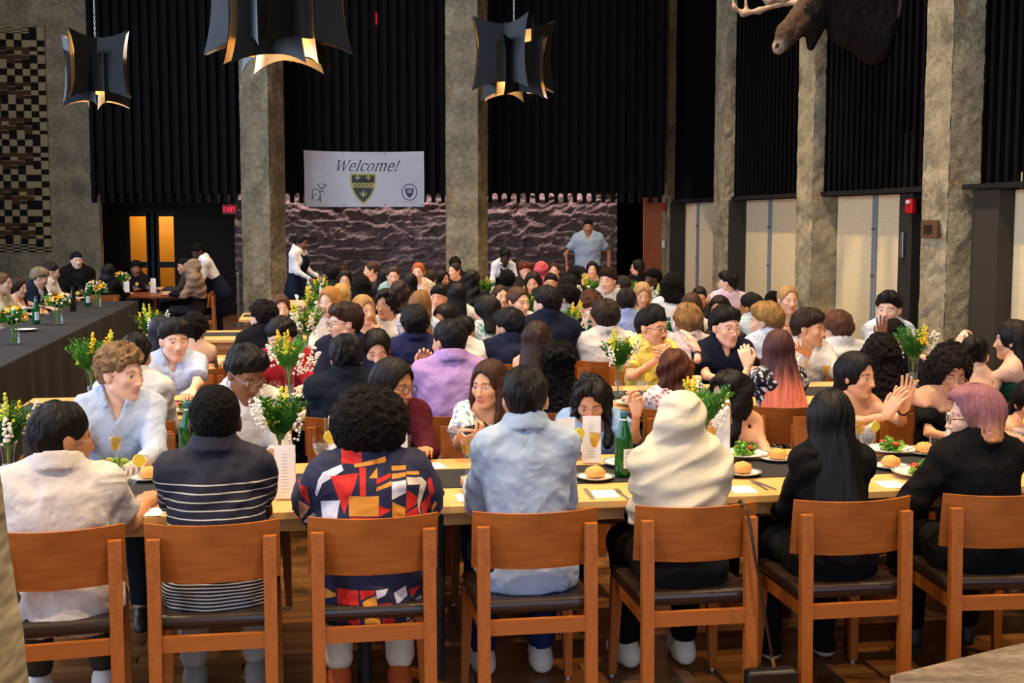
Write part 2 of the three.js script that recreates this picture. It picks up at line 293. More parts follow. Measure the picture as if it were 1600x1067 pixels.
// ---------------------------------------------------------------- chairs and tables
const chairGeo = {};
{
  const g = new THREE.BufferGeometry(), nx = 14, ny = 5, P = [], UV = [], I = [];    // curved plywood backrest
  const W = 0.47, y0 = 0.60, y1 = 0.815, th = 0.014;
  const sheet = (off, flip) => { const base = P.length / 3; for (let j = 0; j <= ny; j++) for (let i = 0; i <= nx; i++) { const a = i / nx * 2 - 1, b = j / ny; const dip = 0.012 * (1 - a * a); P.push(a * W / 2, y0 + (y1 - y0) * b - dip * (b * 2 - 1) * 0.6 - (1 - b) * dip, -0.205 - 0.045 * (1 - a * a) - 0.03 * b + off); UV.push(a * 0.5, b * 0.12); }
    for (let j = 0; j < ny; j++) for (let i = 0; i < nx; i++) { const a = base + j * (nx + 1) + i; const q = [a, a + 1, a + nx + 2, a, a + nx + 2, a + nx + 1]; I.push(...(flip ? q.reverse() : q)); } return base; };
  const f = sheet(th / 2, false), b = sheet(-th / 2, true);
  const rim = []; for (let i = 0; i <= nx; i++) rim.push(i); for (let j = 1; j <= ny; j++) rim.push(j * (nx + 1) + nx); for (let i = nx - 1; i >= 0; i--) rim.push(ny * (nx + 1) + i); for (let j = ny - 1; j >= 1; j--) rim.push(j * (nx + 1));
  for (let k = 0; k < rim.length; k++) { const a = rim[k], c = rim[(k + 1) % rim.length]; I.push(f + c, f + a, b + a, f + c, b + a, b + c); }
  g.setAttribute('position', new THREE.Float32BufferAttribute(P, 3)); g.setAttribute('uv', new THREE.Float32BufferAttribute(UV, 2)); g.setIndex(I); const ng = g.toNonIndexed(); ng.computeVertexNormals(); chairGeo.back = ng;
  const bar = (x0, yA, zA, x1, yB, zB, w0, d0, w1, d1) => { const q = new THREE.BoxGeometry(1, 1, 1), p = q.attributes.position; for (let i = 0; i < p.count; i++) { const t = p.getY(i) + 0.5; p.setXYZ(i, x0 + (x1 - x0) * t + p.getX(i) * (w0 + (w1 - w0) * t), yA + (yB - yA) * t, zA + (zB - zA) * t + p.getZ(i) * (d0 + (d1 - d0) * t)); } q.computeVertexNormals(); return q; };
  chairGeo.post = [-1, 1].map((s) => bar(s * 0.2, 0.012, -0.30, s * 0.2, 0.765, -0.275, 0.044, 0.04, 0.046, 0.032));
  chairGeo.leg = [-1, 1].map((s) => bar(s * 0.215, 0.012, 0.2, s * 0.2, 0.42, 0.19, 0.03, 0.03, 0.048, 0.048));
  chairGeo.seat = (() => { const q = new RoundedBoxGeometry(0.45, 0.055, 0.44, 2, 0.022), p = q.attributes.position; for (let i = 0; i < p.count; i++) { const x = p.getX(i); p.setY(i, p.getY(i) - 0.018 * (1 - (x / 0.225) ** 2)); } q.computeVertexNormals(); return q.translate(0, 0.455, -0.03); })();
  chairGeo.rail = [box(0.36, 0.055, 0.025, 0, 0.39, -0.285), box(0.36, 0.055, 0.025, 0, 0.395, 0.19), box(0.025, 0.055, 0.44, -0.2, 0.392, -0.05), box(0.025, 0.055, 0.44, 0.2, 0.392, -0.05)];
  chairGeo.glide = new THREE.CylinderGeometry(0.012, 0.014, 0.012, 10).translate(0, 0.006, 0);
}
let chairProto = null;
function makeChair(label) {
  if (!chairProto) {
    const c = thing('dining_chair', label, 'chair', 'wooden dining chairs');
    mk('backrest', chairGeo.back, M.chair, c); for (const g of chairGeo.post) mk('rear_leg', g, M.chair, c);
    for (const g of chairGeo.leg) mk('leg', g, M.chair, c); mk('seat', chairGeo.seat, M.vinyl, c); for (const g of chairGeo.rail) mk('seat_rail', g, M.chair, c);
    for (const [x, z] of [[-0.215, 0.2], [0.215, 0.2], [-0.2, -0.30], [0.2, -0.30]]) mk('glide', chairGeo.glide, M.steel, c).position.set(x, 0, z);
    chairProto = c; return c;
  }
  return copyThing(chairProto, label);
}
const TV = [4.98, 7.45, 9.9, 12.35, 14.8, 17.25], TOP = 0.745;      // near edges of the six rows of tables
{
  const rowName = ['front', 'second', 'third', 'fourth', 'fifth', 'last'], unitName = ['left end', 'middle', 'right end'];
  const geo = {}; const L = 2.1, D = 1.0;
  geo.top = rbox(L - 0.004, 0.035, D, 0.006, 0, TOP - 0.0175, 0); { const uv = geo.top.attributes.uv, p = geo.top.attributes.position; for (let i = 0; i < uv.count; i++) uv.setXY(i, p.getX(i) * 0.5, (p.getZ(i) + p.getY(i)) * 0.5); }
  geo.apron = [box(L - 0.3, 0.07, 0.022, 0, TOP - 0.07, D / 2 - 0.12), box(L - 0.3, 0.07, 0.022, 0, TOP - 0.07, -D / 2 + 0.12), box(0.022, 0.07, D - 0.24, L / 2 - 0.15, TOP - 0.07, 0), box(0.022, 0.07, D - 0.24, -L / 2 + 0.15, TOP - 0.07, 0)];
  const start = [-1.75, -1.75, -1.6, -1.2, -0.8, -0.4];
  TV.forEach((v, r) => { for (let k = 0; k < 3; k++) {
    const g = thing('dining_table', `long maple dining table, ${unitName[k]} of the ${rowName[r]} row`, 'table', 'maple dining tables'); g.position.copy(R(start[r] + L * (k + 0.5), v + D / 2)); g.rotation.y = ROOM;
    mk('table_top', geo.top, M.table, g); for (const a of geo.apron) mk('apron', a, M.table, g);
    for (const sx of [-1, 1]) for (const sz of [-1, 1]) mk('leg', cyl([sx * (L / 2 - 0.15), 0, sz * (D / 2 - 0.13)], [sx * (L / 2 - 0.15), TOP - 0.036, sz * (D / 2 - 0.13)], 0.028, 0.034, 12), M.darkframe, g);
  }
  if (r < 5) { const rl = 3 * L - 0.06, run = mk('table_runner', rbox(rl, 0.004, 0.40, 0.0015), std('#17181a', 0.85)); run.position.copy(R(start[r] + 1.5 * L, v + 0.53, TOP + 0.0024)); run.rotation.y = ROOM; tag(run, `black cloth runner along the middle of the ${rowName[r]} table row`, 'runner', 'black table runners'); } });
}
{ // head table under a black cloth along the left side, its open end toward the camera
  const u1 = -2.31, u0 = -3.12, v0 = 8.6, v1 = 18.0, h = 0.765;
  const t = thing('banquet_table', 'long folding table under the black floor-length cloth', 'table'); t.position.copy(R((u0 + u1) / 2, (v0 + v1) / 2)); t.rotation.y = ROOM;
  mk('table_top', box(u1 - u0 - 0.02, 0.03, v1 - v0 - 0.02, 0, h - 0.02, 0), M.table, t); for (const sx of [-1, 1]) for (const z of [-4.5, -1.5, 1.5, 4.5]) mk('leg', cyl([sx * 0.38, 0, z], [sx * 0.38, h - 0.036, z], 0.02), M.steel, t);
  // cloth: flat top with long hanging sides in soft pleats
  const P = [], I = [], nu = 10, nv = 240, W = u1 - u0, L = v1 - v0; const rows = [];
  const prof = [[-W / 2 - 0.03, 0.01], [-W / 2 - 0.015, 0.4], [-W / 2 - 0.004, h - 0.01], [-W / 2 + 0.02, h + 0.004], [0, h + 0.004], [W / 2 - 0.02, h + 0.004], [W / 2 + 0.004, h - 0.01], [W / 2 + 0.015, 0.4], [W / 2 + 0.03, 0.01]];
  for (let j = 0; j <= nv; j++) { const z = L / 2 - L * j / nv; for (const [x, y] of prof) { const fold = (1 - y / h) * 0.02 * Math.sin(z * 9 + nz(z, 0, 1) * 5); P.push(x + Math.sign(x) * (y < h - 0.02 ? fold : 0), y, z); } }
  const m = prof.length; for (let j = 0; j < nv; j++) for (let i = 0; i < m - 1; i++) { const a = j * m + i; I.push(a, a + 1, a + m + 1, a, a + m + 1, a + m); }
  for (const j of [0, nv]) { const b = j * m, k = P.length / 3; P.push(0, 0.01, (j ? -1 : 1) * L / 2); for (let i = 0; i < m - 1; i++) I.push(...(j ? [k, b + i, b + i + 1] : [k, b + i + 1, b + i])); }
  const g = new THREE.BufferGeometry(); g.setAttribute('position', new THREE.Float32BufferAttribute(P, 3)); g.setIndex(I); g.computeVertexNormals();
  const c = mk('tablecloth', g, M.cloth); c.position.copy(t.position); c.rotation.y = ROOM; tag(c, 'black floor-length cloth over the long head table', 'tablecloth');
  // bare wooden table behind it near the doors
  const p = atY(225, 462, 0.75), s = thing('wooden_table', 'brown wooden table with glasses near the glass doors', 'table'); s.position.set(p.x, 0, p.z); s.rotation.y = 0.05;
  mk('table_top', rbox(2.0, 0.04, 1.1, 0.01, 0.0, 0.73, -0.5), std('#ffffff', 0.4, { map: woodTex([150, 82, 34], [116, 58, 20], 9) }), s); for (const x of [-0.9, 0.9]) for (const z of [-0.95, -0.05]) mk('leg', box(0.06, 0.71, 0.06, x, 0.355, z), M.darkframe, s);
}

// ---------------------------------------------------------------- tableware
const G = {
  flute: lathe([[0.03, 0.001], [0.031, 0.004], [0.006, 0.010], [0.0045, 0.05], [0.0045, 0.085], [0.012, 0.10], [0.024, 0.135], [0.029, 0.17], [0.029, 0.195], [0.0275, 0.225]], 20),
  fluteWine: lathe([[0.001, 0.098], [0.011, 0.103], [0.0225, 0.136], [0.027, 0.165], [0.0005, 0.165]], 18),
  goblet: lathe([[0.034, 0.001], [0.034, 0.005], [0.008, 0.012], [0.007, 0.045], [0.022, 0.062], [0.038, 0.09], [0.041, 0.12], [0.038, 0.15]], 20),
  gobletWater: lathe([[0.001, 0.056], [0.02, 0.065], [0.036, 0.09], [0.038, 0.118], [0.0005, 0.118]], 18),
  tumbler: lathe([[0.001, 0.002], [0.029, 0.002], [0.031, 0.01], [0.036, 0.11], [0.034, 0.11], [0.029, 0.012], [0.001, 0.012]], 20),
  plate: lathe([[0.001, 0.004], [0.08, 0.004], [0.095, 0.010], [0.128, 0.018], [0.130, 0.021], [0.094, 0.015], [0.08, 0.010], [0.001, 0.009]], 28),
  band: lathe([[0.121, 0.0195], [0.126, 0.0206], [0.126, 0.0212], [0.121, 0.0201]], 28),
  sideplate: lathe([[0.001, 0.004], [0.052, 0.004], [0.083, 0.015], [0.084, 0.018], [0.052, 0.009], [0.001, 0.008]], 26), sideband: lathe([[0.076, 0.0165], [0.081, 0.0178], [0.081, 0.0184], [0.076, 0.0171]], 26),
  roll: (() => { const g = new THREE.SphereGeometry(1, 22, 14), p = g.attributes.position; for (let i = 0; i < p.count; i++) { let x = p.getX(i), y = p.getY(i), z = p.getZ(i); const k = 1 + nz(x * 3, y * 3, z * 3) * 0.12; y = y < 0 ? y * 0.55 : y; p.setXYZ(i, x * 0.046 * k, (y + 0.55) * 0.034 * k, z * 0.04 * k); } g.computeVertexNormals(); return g; })(),
  bottle: lathe([[0.001, 0.002], [0.036, 0.002], [0.04, 0.012], [0.04, 0.16], [0.036, 0.185], [0.02, 0.225], [0.0145, 0.255], [0.0145, 0.275]], 24),
  neck: lathe([[0.0152, 0.225], [0.0156, 0.258]], 18), cap: lathe([[0.0165, 0.268], [0.017, 0.285], [0.015, 0.289], [0.001, 0.289]], 16),
  labelBand: new THREE.CylinderGeometry(0.0406, 0.0406, 0.085, 20, 1, true, -0.62, 1.24).translate(0, 0.085, 0),
  lemon: new THREE.CylinderGeometry(0.026, 0.026, 0.006, 18).rotateX(Math.PI / 2),
  card: (() => { const s = new THREE.Shape(); s.moveTo(-0.001, 0); s.lineTo(0.02, 0); s.lineTo(0.0005, 0.218); s.lineTo(-0.0195, 0); s.lineTo(-0.0175, 0); s.lineTo(0.0005, 0.2); s.closePath(); return new THREE.ExtrudeGeometry(s, { depth: 0.085, bevelEnabled: false }).translate(0, 0, -0.0425).rotateY(Math.PI / 2); })(),
  flat: box(0.1, 0.002, 0.14, 0, 0.001, 0),
};
const cardText = canvasTex(170, 430, (c, w, h) => { c.fillStyle = '#f4f2f0'; c.fillRect(0, 0, w, h); c.fillStyle = '#b4b0ae'; for (let y = 60; y < h - 40; y += 26) { const l = 40 + ((y * 37) % 60); c.fillRect(w / 2 - l / 2, y, l, 6); } });
const cardFace = new THREE.PlaneGeometry(0.083, 0.21);
const bottleText = canvasTex(128, 256, (c, w, h) => { c.fillStyle = '#dcebf0'; c.fillRect(0, 0, w, h); c.fillStyle = '#5d7f95'; for (let y = 24; y < 170; y += 16) c.fillRect(16, y, w - 32 - ((y * 13) % 40), 5); c.fillStyle = '#333'; for (let x = 40; x < 90; x += 6) c.fillRect(x, 196, 3, 40); });
const bottleLabelMat = std('#ffffff', 0.5, { map: bottleText });
const cardFaceMat = std('#ffffff', 0.75, { map: cardText });
const put = (g, px, py, Y, yaw = 0) => { const p = atY(px, py, Y); g.position.copy(p); g.rotation.y = yaw; return g; };
const kits = {
  flute(l) { const g = thing('champagne_flute', l, 'glass', 'champagne flutes'); mk('glass_bowl', G.flute, M.glass, g); mk('wine', G.fluteWine, M.wine, g); return g; },
  goblet(l) { const g = thing('water_goblet', l, 'glass', 'water glasses'); mk('glass_bowl', G.goblet, M.glass, g); mk('water', G.gobletWater, M.water, g); const le = mk('lemon_slice', G.lemon, M.lemon, g); le.position.set(0.036, 0.15, 0.01); le.rotation.y = 0.5; return g; },
  tumbler(l) { const g = thing('tumbler', l, 'glass', 'water glasses'); mk('glass_wall', G.tumbler, M.glass, g); return g; },
  plate(l) { const g = thing('dinner_plate', l, 'plate', 'dinner plates'); mk('dish', G.plate, M.china, g); mk('rim_band', G.band, M.blueband, g); return g; },
  side(l) { const g = thing('side_plate', l, 'plate', 'bread plates'); mk('dish', G.sideplate, M.china, g); mk('rim_band', G.sideband, M.blueband, g); return g; },
  bottle(l) { const g = thing('water_bottle', l, 'bottle', 'green glass bottles'); mk('glass_body', G.bottle, M.green, g); mk('neck_label', G.neck, M.label, g); mk('cap', G.cap, std('#2c5f7a', 0.4), g); for (const a of [0.35, 2.0]) mk('label', G.labelBand.clone().rotateY(a), bottleLabelMat, g); return g; },
  dark(l) { const g = thing('dark_bottle', l, 'bottle'); mk('glass_body', G.bottle, M.darkbottle, g); mk('cap', G.cap, M.black, g); return g; },
  card(l) { const g = thing('menu_card', l, 'card', 'standing menu cards'); mk('folded_sheet', G.card, M.paper, g); const f = mk('printed_face', cardFace, cardFaceMat, g); f.position.set(0, 0.106, 0.0118); f.rotation.x = -0.0905; return g; },
  flat(l) { const g = thing('paper_sheet', l, 'paper', 'white papers on the table'); mk('sheet', G.flat, M.paper, g); return g; },
};
function roll(l) { const m = mk('bread_roll', G.roll, M.bread); return tag(m, l, 'bread roll', 'bread rolls'); }
function salad(l) {
  const g = thing('salad', l, 'salad', 'salads'); const lg = (() => { const q = new THREE.PlaneGeometry(0.075, 0.055, 8, 6), p = q.attributes.position; for (let i = 0; i < p.count; i++) { const x = p.getX(i), y = p.getY(i); p.setZ(i, nz(x * 60, y * 60, 3) * 0.022 + 0.012 * Math.sin(x * 90)); const r = Math.hypot(x / 0.0375, y / 0.0275); if (r > 1) { p.setX(i, x / r); p.setY(i, y / r); } } q.computeVertexNormals(); return q; })();
  for (let i = 0; i < 14; i++) { const m = mk('lettuce_leaf', lg, i % 3 ? M.lettuce : M.lettuce2, g); const a = rr(0, 6.3), r = rr(0, 0.05); m.position.set(Math.cos(a) * r, 0.014 + rr(0, 0.03) * (1 - r * 8), Math.sin(a) * r); m.rotation.set(rr(-1.9, -1.0), rr(0, 6), rr(-0.6, 0.6)); }
  for (let i = 0; i < 4; i++) { const m = mk('tomato_piece', new THREE.SphereGeometry(0.016, 10, 7), M.tomato, g); m.position.set(rr(-0.04, 0.04), 0.04, rr(-0.04, 0.04)); m.scale.y = 0.7; } return g;
}
function fork(l) { const g = thing('fork', l, 'fork', 'forks'); mk('handle', rbox(0.012, 0.003, 0.13, 0.0012, 0, 0.002, 0.06), M.steel, g); mk('head', rbox(0.024, 0.003, 0.02, 0.0012, 0, 0.004, -0.012), M.steel, g); for (let i = 0; i < 4; i++) mk('tine', box(0.003, 0.002, 0.042, -0.009 + i * 0.006, 0.005, -0.04), M.steel, g); return g; }
function knife(l) { const g = thing('table_knife', l, 'knife', 'table knives'); mk('handle', rbox(0.014, 0.006, 0.1, 0.002, 0, 0.003, 0.06), M.steel, g); mk('blade', rbox(0.018, 0.002, 0.11, 0.0008, 0.001, 0.003, -0.045), M.steel, g); return g; }
const TY = TOP + 0.0005, RY = TOP + 0.005;
{
  const a1 = 'on the front table';
  put(kits.flute('champagne flute in front of the floral dress ' + a1), 729, 745, RY); put(kits.goblet('water goblet close behind the flute by the floral dress'), 741, 738, RY);
  put(kits.flute('champagne flute before the menu card left of the afro hair'), 517, 728, RY); put(kits.goblet('water goblet with lemon left of the patterned shirt'), 503, 733, RY);
  put(kits.flute('champagne flute before the card facing the blue dress'), 929, 733, RY); put(kits.goblet('water goblet with lemon facing the blue dress'), 893, 727, RY);
  put(kits.tumbler('empty tumbler behind the small card by the maroon sweater'), 632, 716, RY); put(kits.flute('champagne flute beside the vase right of the cream headscarf'), 1113, 716, RY);
  put(kits.flute('champagne flute near the clapping hands'), 1342, 712, RY); put(kits.goblet('water goblet near the clapping hands'), 1354, 714, RY); put(kits.tumbler('tumbler left of the pink haired diner'), 1463, 716, RY); put(kits.goblet('water goblet at the right edge of the photo'), 1590, 705, RY);
  put(kits.flute('champagne flute before the open-collared light blue shirt at left'), 133, 745, RY); put(kits.flute('champagne flute beside the salad at left'), 182, 740, RY); put(kits.goblet('water goblet beside the left lemon and bread'), 206, 775, TY);
  put(kits.card('tall menu card below the front flower vase'), 446, 778, RY, 0.1); put(kits.card('menu card behind the flute left of the afro hair'), 528, 722, RY, -0.1); put(kits.card('low menu card beside the maroon sweater'), 622, 737, RY, 0.2); put(kits.card('menu card behind the flute facing the blue dress'), 924, 722, RY, 0.05); put(kits.card('menu card beside the pale blue shirt and blue dress'), 884, 726, RY, 0.2); put(kits.card('menu card right of the cream headscarf'), 1126, 712, RY, -0.3); put(kits.card('menu card left of the pink haired diner'), 1492, 715, RY, -0.2);
  put(kits.flat('white paper between the two leftmost front chairs'), 236, 800, TY, 0.1); put(kits.flat('white paper left of the pale blue shirt'), 733, 778, TY, 0.15); put(kits.flat('white paper left of the cream headscarf'), 945, 772, TY, 0.1); put(kits.flat('white paper right of the cream headscarf'), 1160, 765, TY, 0.1); put(kits.flat('white paper behind the patterned shirt'), 676, 728, TY, 0.4); put(kits.flat('white paper right of the long black hair'), 1392, 757, TY, 0.1);
  for (const [px, py, w] of [[750, 752, 'left of the pale blue shirt'], [930, 749, 'in front of the green bottle'], [1160, 742, 'right of the cream headscarf'], [1215, 720, 'left of the long black hair'], [1392, 732, 'right of the long black hair'], [1444, 710, 'beside the off-shoulder black top'], [232, 750, 'beside the lemon at left']]) {
    const s = put(kits.side('side plate with a bread roll, ' + w), px, py, RY), r = put(roll('bread roll on a side plate, ' + w), px, py, RY); r.position.y += 0.008; r.rotation.y = px;
  }
  for (const [px, py, w] of [[178, 737, 'at the left between the two light shirts'], [985, 727, 'left of the cream headscarf'], [1160, 713, 'behind the roll right of the headscarf'], [1392, 706, 'below the clapping hands'], [1440, 743, 'left of the black jacket with pink hair']]) {
    put(kits.plate('dinner plate with salad ' + w), px, py, RY); const sl = put(salad('green salad on a plate ' + w), px, py, RY); sl.position.y += 0.006; sl.rotation.y = px;
  }
  put(kits.bottle('green water bottle left of the cream headscarf'), 974, 744, RY, 0.2); put(kits.bottle('green water bottle left of the striped navy polo'), 294, 724, RY, 1);
  put(fork('fork on the paper left of the cream headscarf'), 968, 770, TY, 0.2); put(fork('fork right of the cream headscarf'), 1182, 757, TY, 0.2); put(fork('fork left of the pink haired diner'), 1412, 748, TY, 0.4); put(knife('knife right of the pale blue shirt'), 920, 772, TY, 0.1); put(knife('knife right of the fork by the headscarf'), 1192, 758, TY, 0.3);
  // second and later rows, as far as they show
  put(kits.plate('plate with salad before the pale blue shirt at left'), 288, 643, RY); { const s = put(salad('salad before the pale blue shirt at left'), 288, 643, RY); s.position.y += 0.006; }
  put(kits.flute('champagne flute before the pale blue shirt at left'), 266, 640, RY); put(kits.tumbler('tumbler in front of the red shirt'), 430, 622, RY); put(kits.plate('plate in front of the red shirt'), 470, 622, RY);
  put(kits.goblet('water goblet with lemon left of the yellow shirt'), 1004, 626, RY); put(kits.plate('plate left of the yellow shirt'), 992, 632, RY); put(kits.flute('flute before the white shirt near the pink long hair'), 1290, 610, RY); put(kits.tumbler('tumbler near the vase at right'), 1400, 605, RY);
  put(kits.side('side plate with bread roll by the bare-backed diner'), 328, 585, RY); { const r = put(roll('bread roll by the bare-backed diner'), 328, 585, RY); r.position.y += 0.008; }
  put(kits.bottle('green bottle before the navy blazer and tie'), 921, 553, RY); put(kits.bottle('green bottle right of the yellow shirt'), 1044, 548, RY); { const b = kits.bottle('small green bottle deep among the diners at left centre'), q = atV(586, 460, 12.9); b.position.set(q.x, RY, q.z); } put(kits.flute('flute beside the teal patterned blouse'), 740, 512, RY); put(kits.flute('flute beside the long dark hair at centre'), 733, 520, RY);
  put(kits.card('white card beside the second vase'), 505, 555, RY, 0.3);
}
// ---------------------------------------------------------------- bouquets
function blob(n, f) { const gs = []; for (let i = 0; i < n; i++) gs.push(f(i)); return merge(gs); }
function leafGeo(l, w) { const s = new THREE.BufferGeometry(); const P = [0, 0, 0, w / 2, l * 0.45, 0.004, 0, l, 0, 0, 0, 0, 0, l, 0, -w / 2, l * 0.45, 0.004]; s.setAttribute('position', new THREE.Float32BufferAttribute(P, 3)); s.setAttribute('uv', new THREE.Float32BufferAttribute(new Array(12).fill(0), 2)); s.computeVertexNormals(); return s; }
function orient(g, dx, dy, dz, p) { const q = new THREE.Quaternion().setFromUnitVectors(new THREE.Vector3(0, 1, 0), new THREE.Vector3(dx, dy, dz).normalize()); return g.applyQuaternion(q).translate(...p); }
const sprays = [0, 1, 2].map((v) => {
  seed = 101 + v * 17; const o = {};
  // ferny greens: many narrow blades along arching stems
  const L = []; const stems = [];
  for (let k = 0; k < 34; k++) { const a = rr(0, 6.3), sp = rr(0.15, 0.75), len = rr(0.13, 0.22), dir = new THREE.Vector3(Math.cos(a) * sp, 1, Math.sin(a) * sp).normalize();
    for (let i = 2; i < 13; i++) { const t = i / 13, p = dir.clone().multiplyScalar(len * t); p.x += Math.cos(a) * t * t * 0.03; p.z += Math.sin(a) * t * t * 0.03; p.y += 0.17;
      for (let q = 0; q < 4; q++) { const b = rr(0, 6.3); L.push(orient(leafGeo(rr(0.03, 0.055) * (1.15 - t * 0.6), 0.0065), dir.x + Math.cos(b) * 0.9, dir.y * 0.8, dir.z + Math.sin(b) * 0.9, p.toArray())); } }
    const e = dir.clone().multiplyScalar(len); if (k % 4 === 0) stems.push(cyl([-e.x * 0.08, 0.02, -e.z * 0.08], [e.x * 0.12, 0.17, e.z * 0.12], 0.002, 0.002, 5)); stems.push(cyl([e.x * 0.15, 0.17, e.z * 0.15], [e.x, e.y + 0.17, e.z], 0.002, 0.001, 4)); }
  o.fern = merge(L); o.stems = merge(stems);
  o.rods = [0, 1, 2, 3].map((k) => { const a = rr(-0.6, 3.6) + k, tilt = rr(0.1, 0.35), dir = new THREE.Vector3(Math.cos(a) * tilt, 1, Math.sin(a) * tilt).normalize(), top = rr(0.34, 0.43), gs = []; for (let i = 0; i < 50; i++) { const t = rnd(), r = (1 - t) * 0.038 * rnd(); const b = rr(0, 6.3); gs.push(new THREE.IcosahedronGeometry(rr(0.004, 0.0085), 0).translate(dir.x * (top - 0.12 + t * 0.12) + Math.cos(b) * r, dir.y * (top - 0.12 + t * 0.12), dir.z * (top - 0.12 + t * 0.12) + Math.sin(b) * r)); } return merge(gs); });
  o.whites = [0, 1, 2, 3].map((k) => { const a = rr(0, 6.3), tilt = rr(0.3, 0.6), dir = new THREE.Vector3(Math.cos(a) * tilt, 1, Math.sin(a) * tilt).normalize(), top = rr(0.3, 0.38), gs = []; for (let i = 0; i < 34; i++) { const t = rnd(), b = rr(0, 6.3), r = 0.022 * (1 - t * 0.6); gs.push(new THREE.IcosahedronGeometry(rr(0.005, 0.009), 0).translate(dir.x * (top - 0.14 + t * 0.14) + Math.cos(b) * r, dir.y * (top - 0.14 + t * 0.14), dir.z * (top - 0.14 + t * 0.14) + Math.sin(b) * r)); } return merge(gs); });
  return o;
});
const vaseGeo = lathe([[0.001, 0.002], [0.034, 0.002], [0.036, 0.01], [0.026, 0.07], [0.024, 0.13], [0.033, 0.185], [0.034, 0.19]], 24), vaseWater = lathe([[0.001, 0.006], [0.033, 0.01], [0.024, 0.07], [0.023, 0.1], [0.001, 0.1]], 20);
function bouquet(px, py, V, scale, v, label, rot = 0) {                       // px, py: pixel of the vase foot if V is null, else of the bouquet top at row distance V
  const g = thing('flower_vase', label, 'vase of flowers', 'bouquets on the tables'); const o = sprays[v % 3];
  mk('vase', vaseGeo, M.glass, g); mk('water', vaseWater, M.water, g); mk('stems', o.stems, M.stem, g); const f = mk('fern_foliage', o.fern, v % 2 ? M.leaf : M.fern, g); f.userData.kind = 'stuff';
  o.rods.forEach((q, i) => { mk('yellow_flower_spike', q, i % 2 ? M.rod2 : M.rod, g); }); o.whites.forEach((q) => { mk('white_flower_spike', q, M.white, g); });
  g.scale.setScalar(scale); const p = atV(px, py, V); g.position.set(p.x, TOP + 0.0055, p.z); g.rotation.y = rot; return g;
}
bouquet(437, 700, 5.62, 1.0, 0, 'flower vase behind the tall menu card on the front table', 0.4);
bouquet(1100, 690, 5.72, 0.98, 1, 'flower vase right of the cream headscarf', 2.2);
bouquet(12, 700, 5.6, 1.0, 2, 'flower vase at the left end of the front table', 1.0);
bouquet(452, 600, 7.95, 1.12, 1, 'flower vase in front of the red shirt', 3.3);
bouquet(966, 600, 7.9, 1.05, 2, 'flower vase before the yellow shirt', 0.2);
bouquet(1426, 600, 7.95, 1.12, 0, 'flower vase between the dark curly heads at right', 4.0);
bouquet(143, 600, 8.1, 1.1, 1, 'flower vase behind the curly blond head at left', 5.0);
bouquet(236, 560, 10.45, 1.12, 2, 'flower vase behind the pale blue shirt at left', 0.9);
bouquet(481, 560, 10.4, 1.14, 0, 'flower vase right of the red shirt, nearest of its line', 1.9);
bouquet(491, 520, 12.85, 1.15, 1, 'flower vase in line before the standing server, second', 2.9);
bouquet(500, 480, 15.3, 1.15, 2, 'flower vase in line before the standing server, third', 4.1);
bouquet(886, 560, 10.4, 1.1, 1, 'flower vase left of the green tie', 5.2);
bouquet(758, 480, 15.2, 1.1, 0, 'flower vase among the far diners below the leaning server', 0.1);
bouquet(829, 520, 12.8, 1.1, 2, 'yellow flower vase beside the slicked-back hair', 1.2);
bouquet(924, 470, 15.3, 1.15, 1, 'flower vase before the far diner at right of centre', 2.3); bouquet(986, 480, 15.3, 1.0, 0, 'flower vase behind the blonde looking down', 3.1); bouquet(1039, 490, 12.9, 1.1, 2, 'flower vase beside the big black curls', 4.4);
// sunflowers on the head table
const sunPetal = leafGeo(0.034, 0.016);
function sunflowers(px, py, label, scale, rot) {
  const g = thing('sunflower_vase', label, 'vase of flowers', 'sunflower bouquets on the head table'); seed = Math.round(px * 7 + 11);
  mk('vase', lathe([[0.001, 0.002], [0.045, 0.002], [0.047, 0.15], [0.045, 0.15], [0.043, 0.008], [0.001, 0.008]], 22), M.glass, g); mk('stems', blob(8, (i) => cyl([Math.cos(i) * 0.02, 0.01, Math.sin(i) * 0.02], [Math.cos(i * 2) * 0.03, 0.2, Math.sin(i * 2) * 0.03], 0.004, 0.004, 5)), M.stem, g);
  const lv = mk('leaves', blob(60, () => { const a = rr(0, 6.3), e = rr(-0.2, 0.9); return orient(leafGeo(rr(0.06, 0.1), 0.03), Math.cos(a), e, Math.sin(a), [Math.cos(a) * 0.05, 0.17 + rr(0, 0.07), Math.sin(a) * 0.05]); }), M.leaf, g); lv.userData.kind = 'stuff';
  for (let k = 0; k < 11; k++) { const a = k * 2.4, e = 0.15 + (k % 4) * 0.28, d = new THREE.Vector3(Math.cos(a) * Math.cos(e), Math.sin(e), Math.sin(a) * Math.cos(e)), h = new THREE.Group(); h.name = 'sunflower'; h.position.set(d.x * 0.1, 0.2 + d.y * 0.1, d.z * 0.1); h.quaternion.setFromUnitVectors(new THREE.Vector3(0, 0, 1), d); g.add(h);
    mk('petals', blob(15, (i) => leafGeo(0.036, 0.017).rotateX(0.25).rotateZ(i / 15 * 6.283)), M.petal, h); mk('disc', new THREE.SphereGeometry(0.014, 12, 6).scale(1, 1, 0.5).translate(0, 0, 0.006), k % 3 ? M.seed : M.rod, h); }
  mk('white_blossoms', blob(26, () => { const a = rr(0, 6.3), e = rr(0, 1); return new THREE.IcosahedronGeometry(rr(0.007, 0.013), 0).translate(Math.cos(a) * 0.115 * Math.cos(e), 0.2 + Math.sin(e) * 0.11, Math.sin(a) * 0.115 * Math.cos(e)); }), M.white, g);
  g.scale.setScalar(scale); put(g, px, py, 0.772, rot); return g;
}
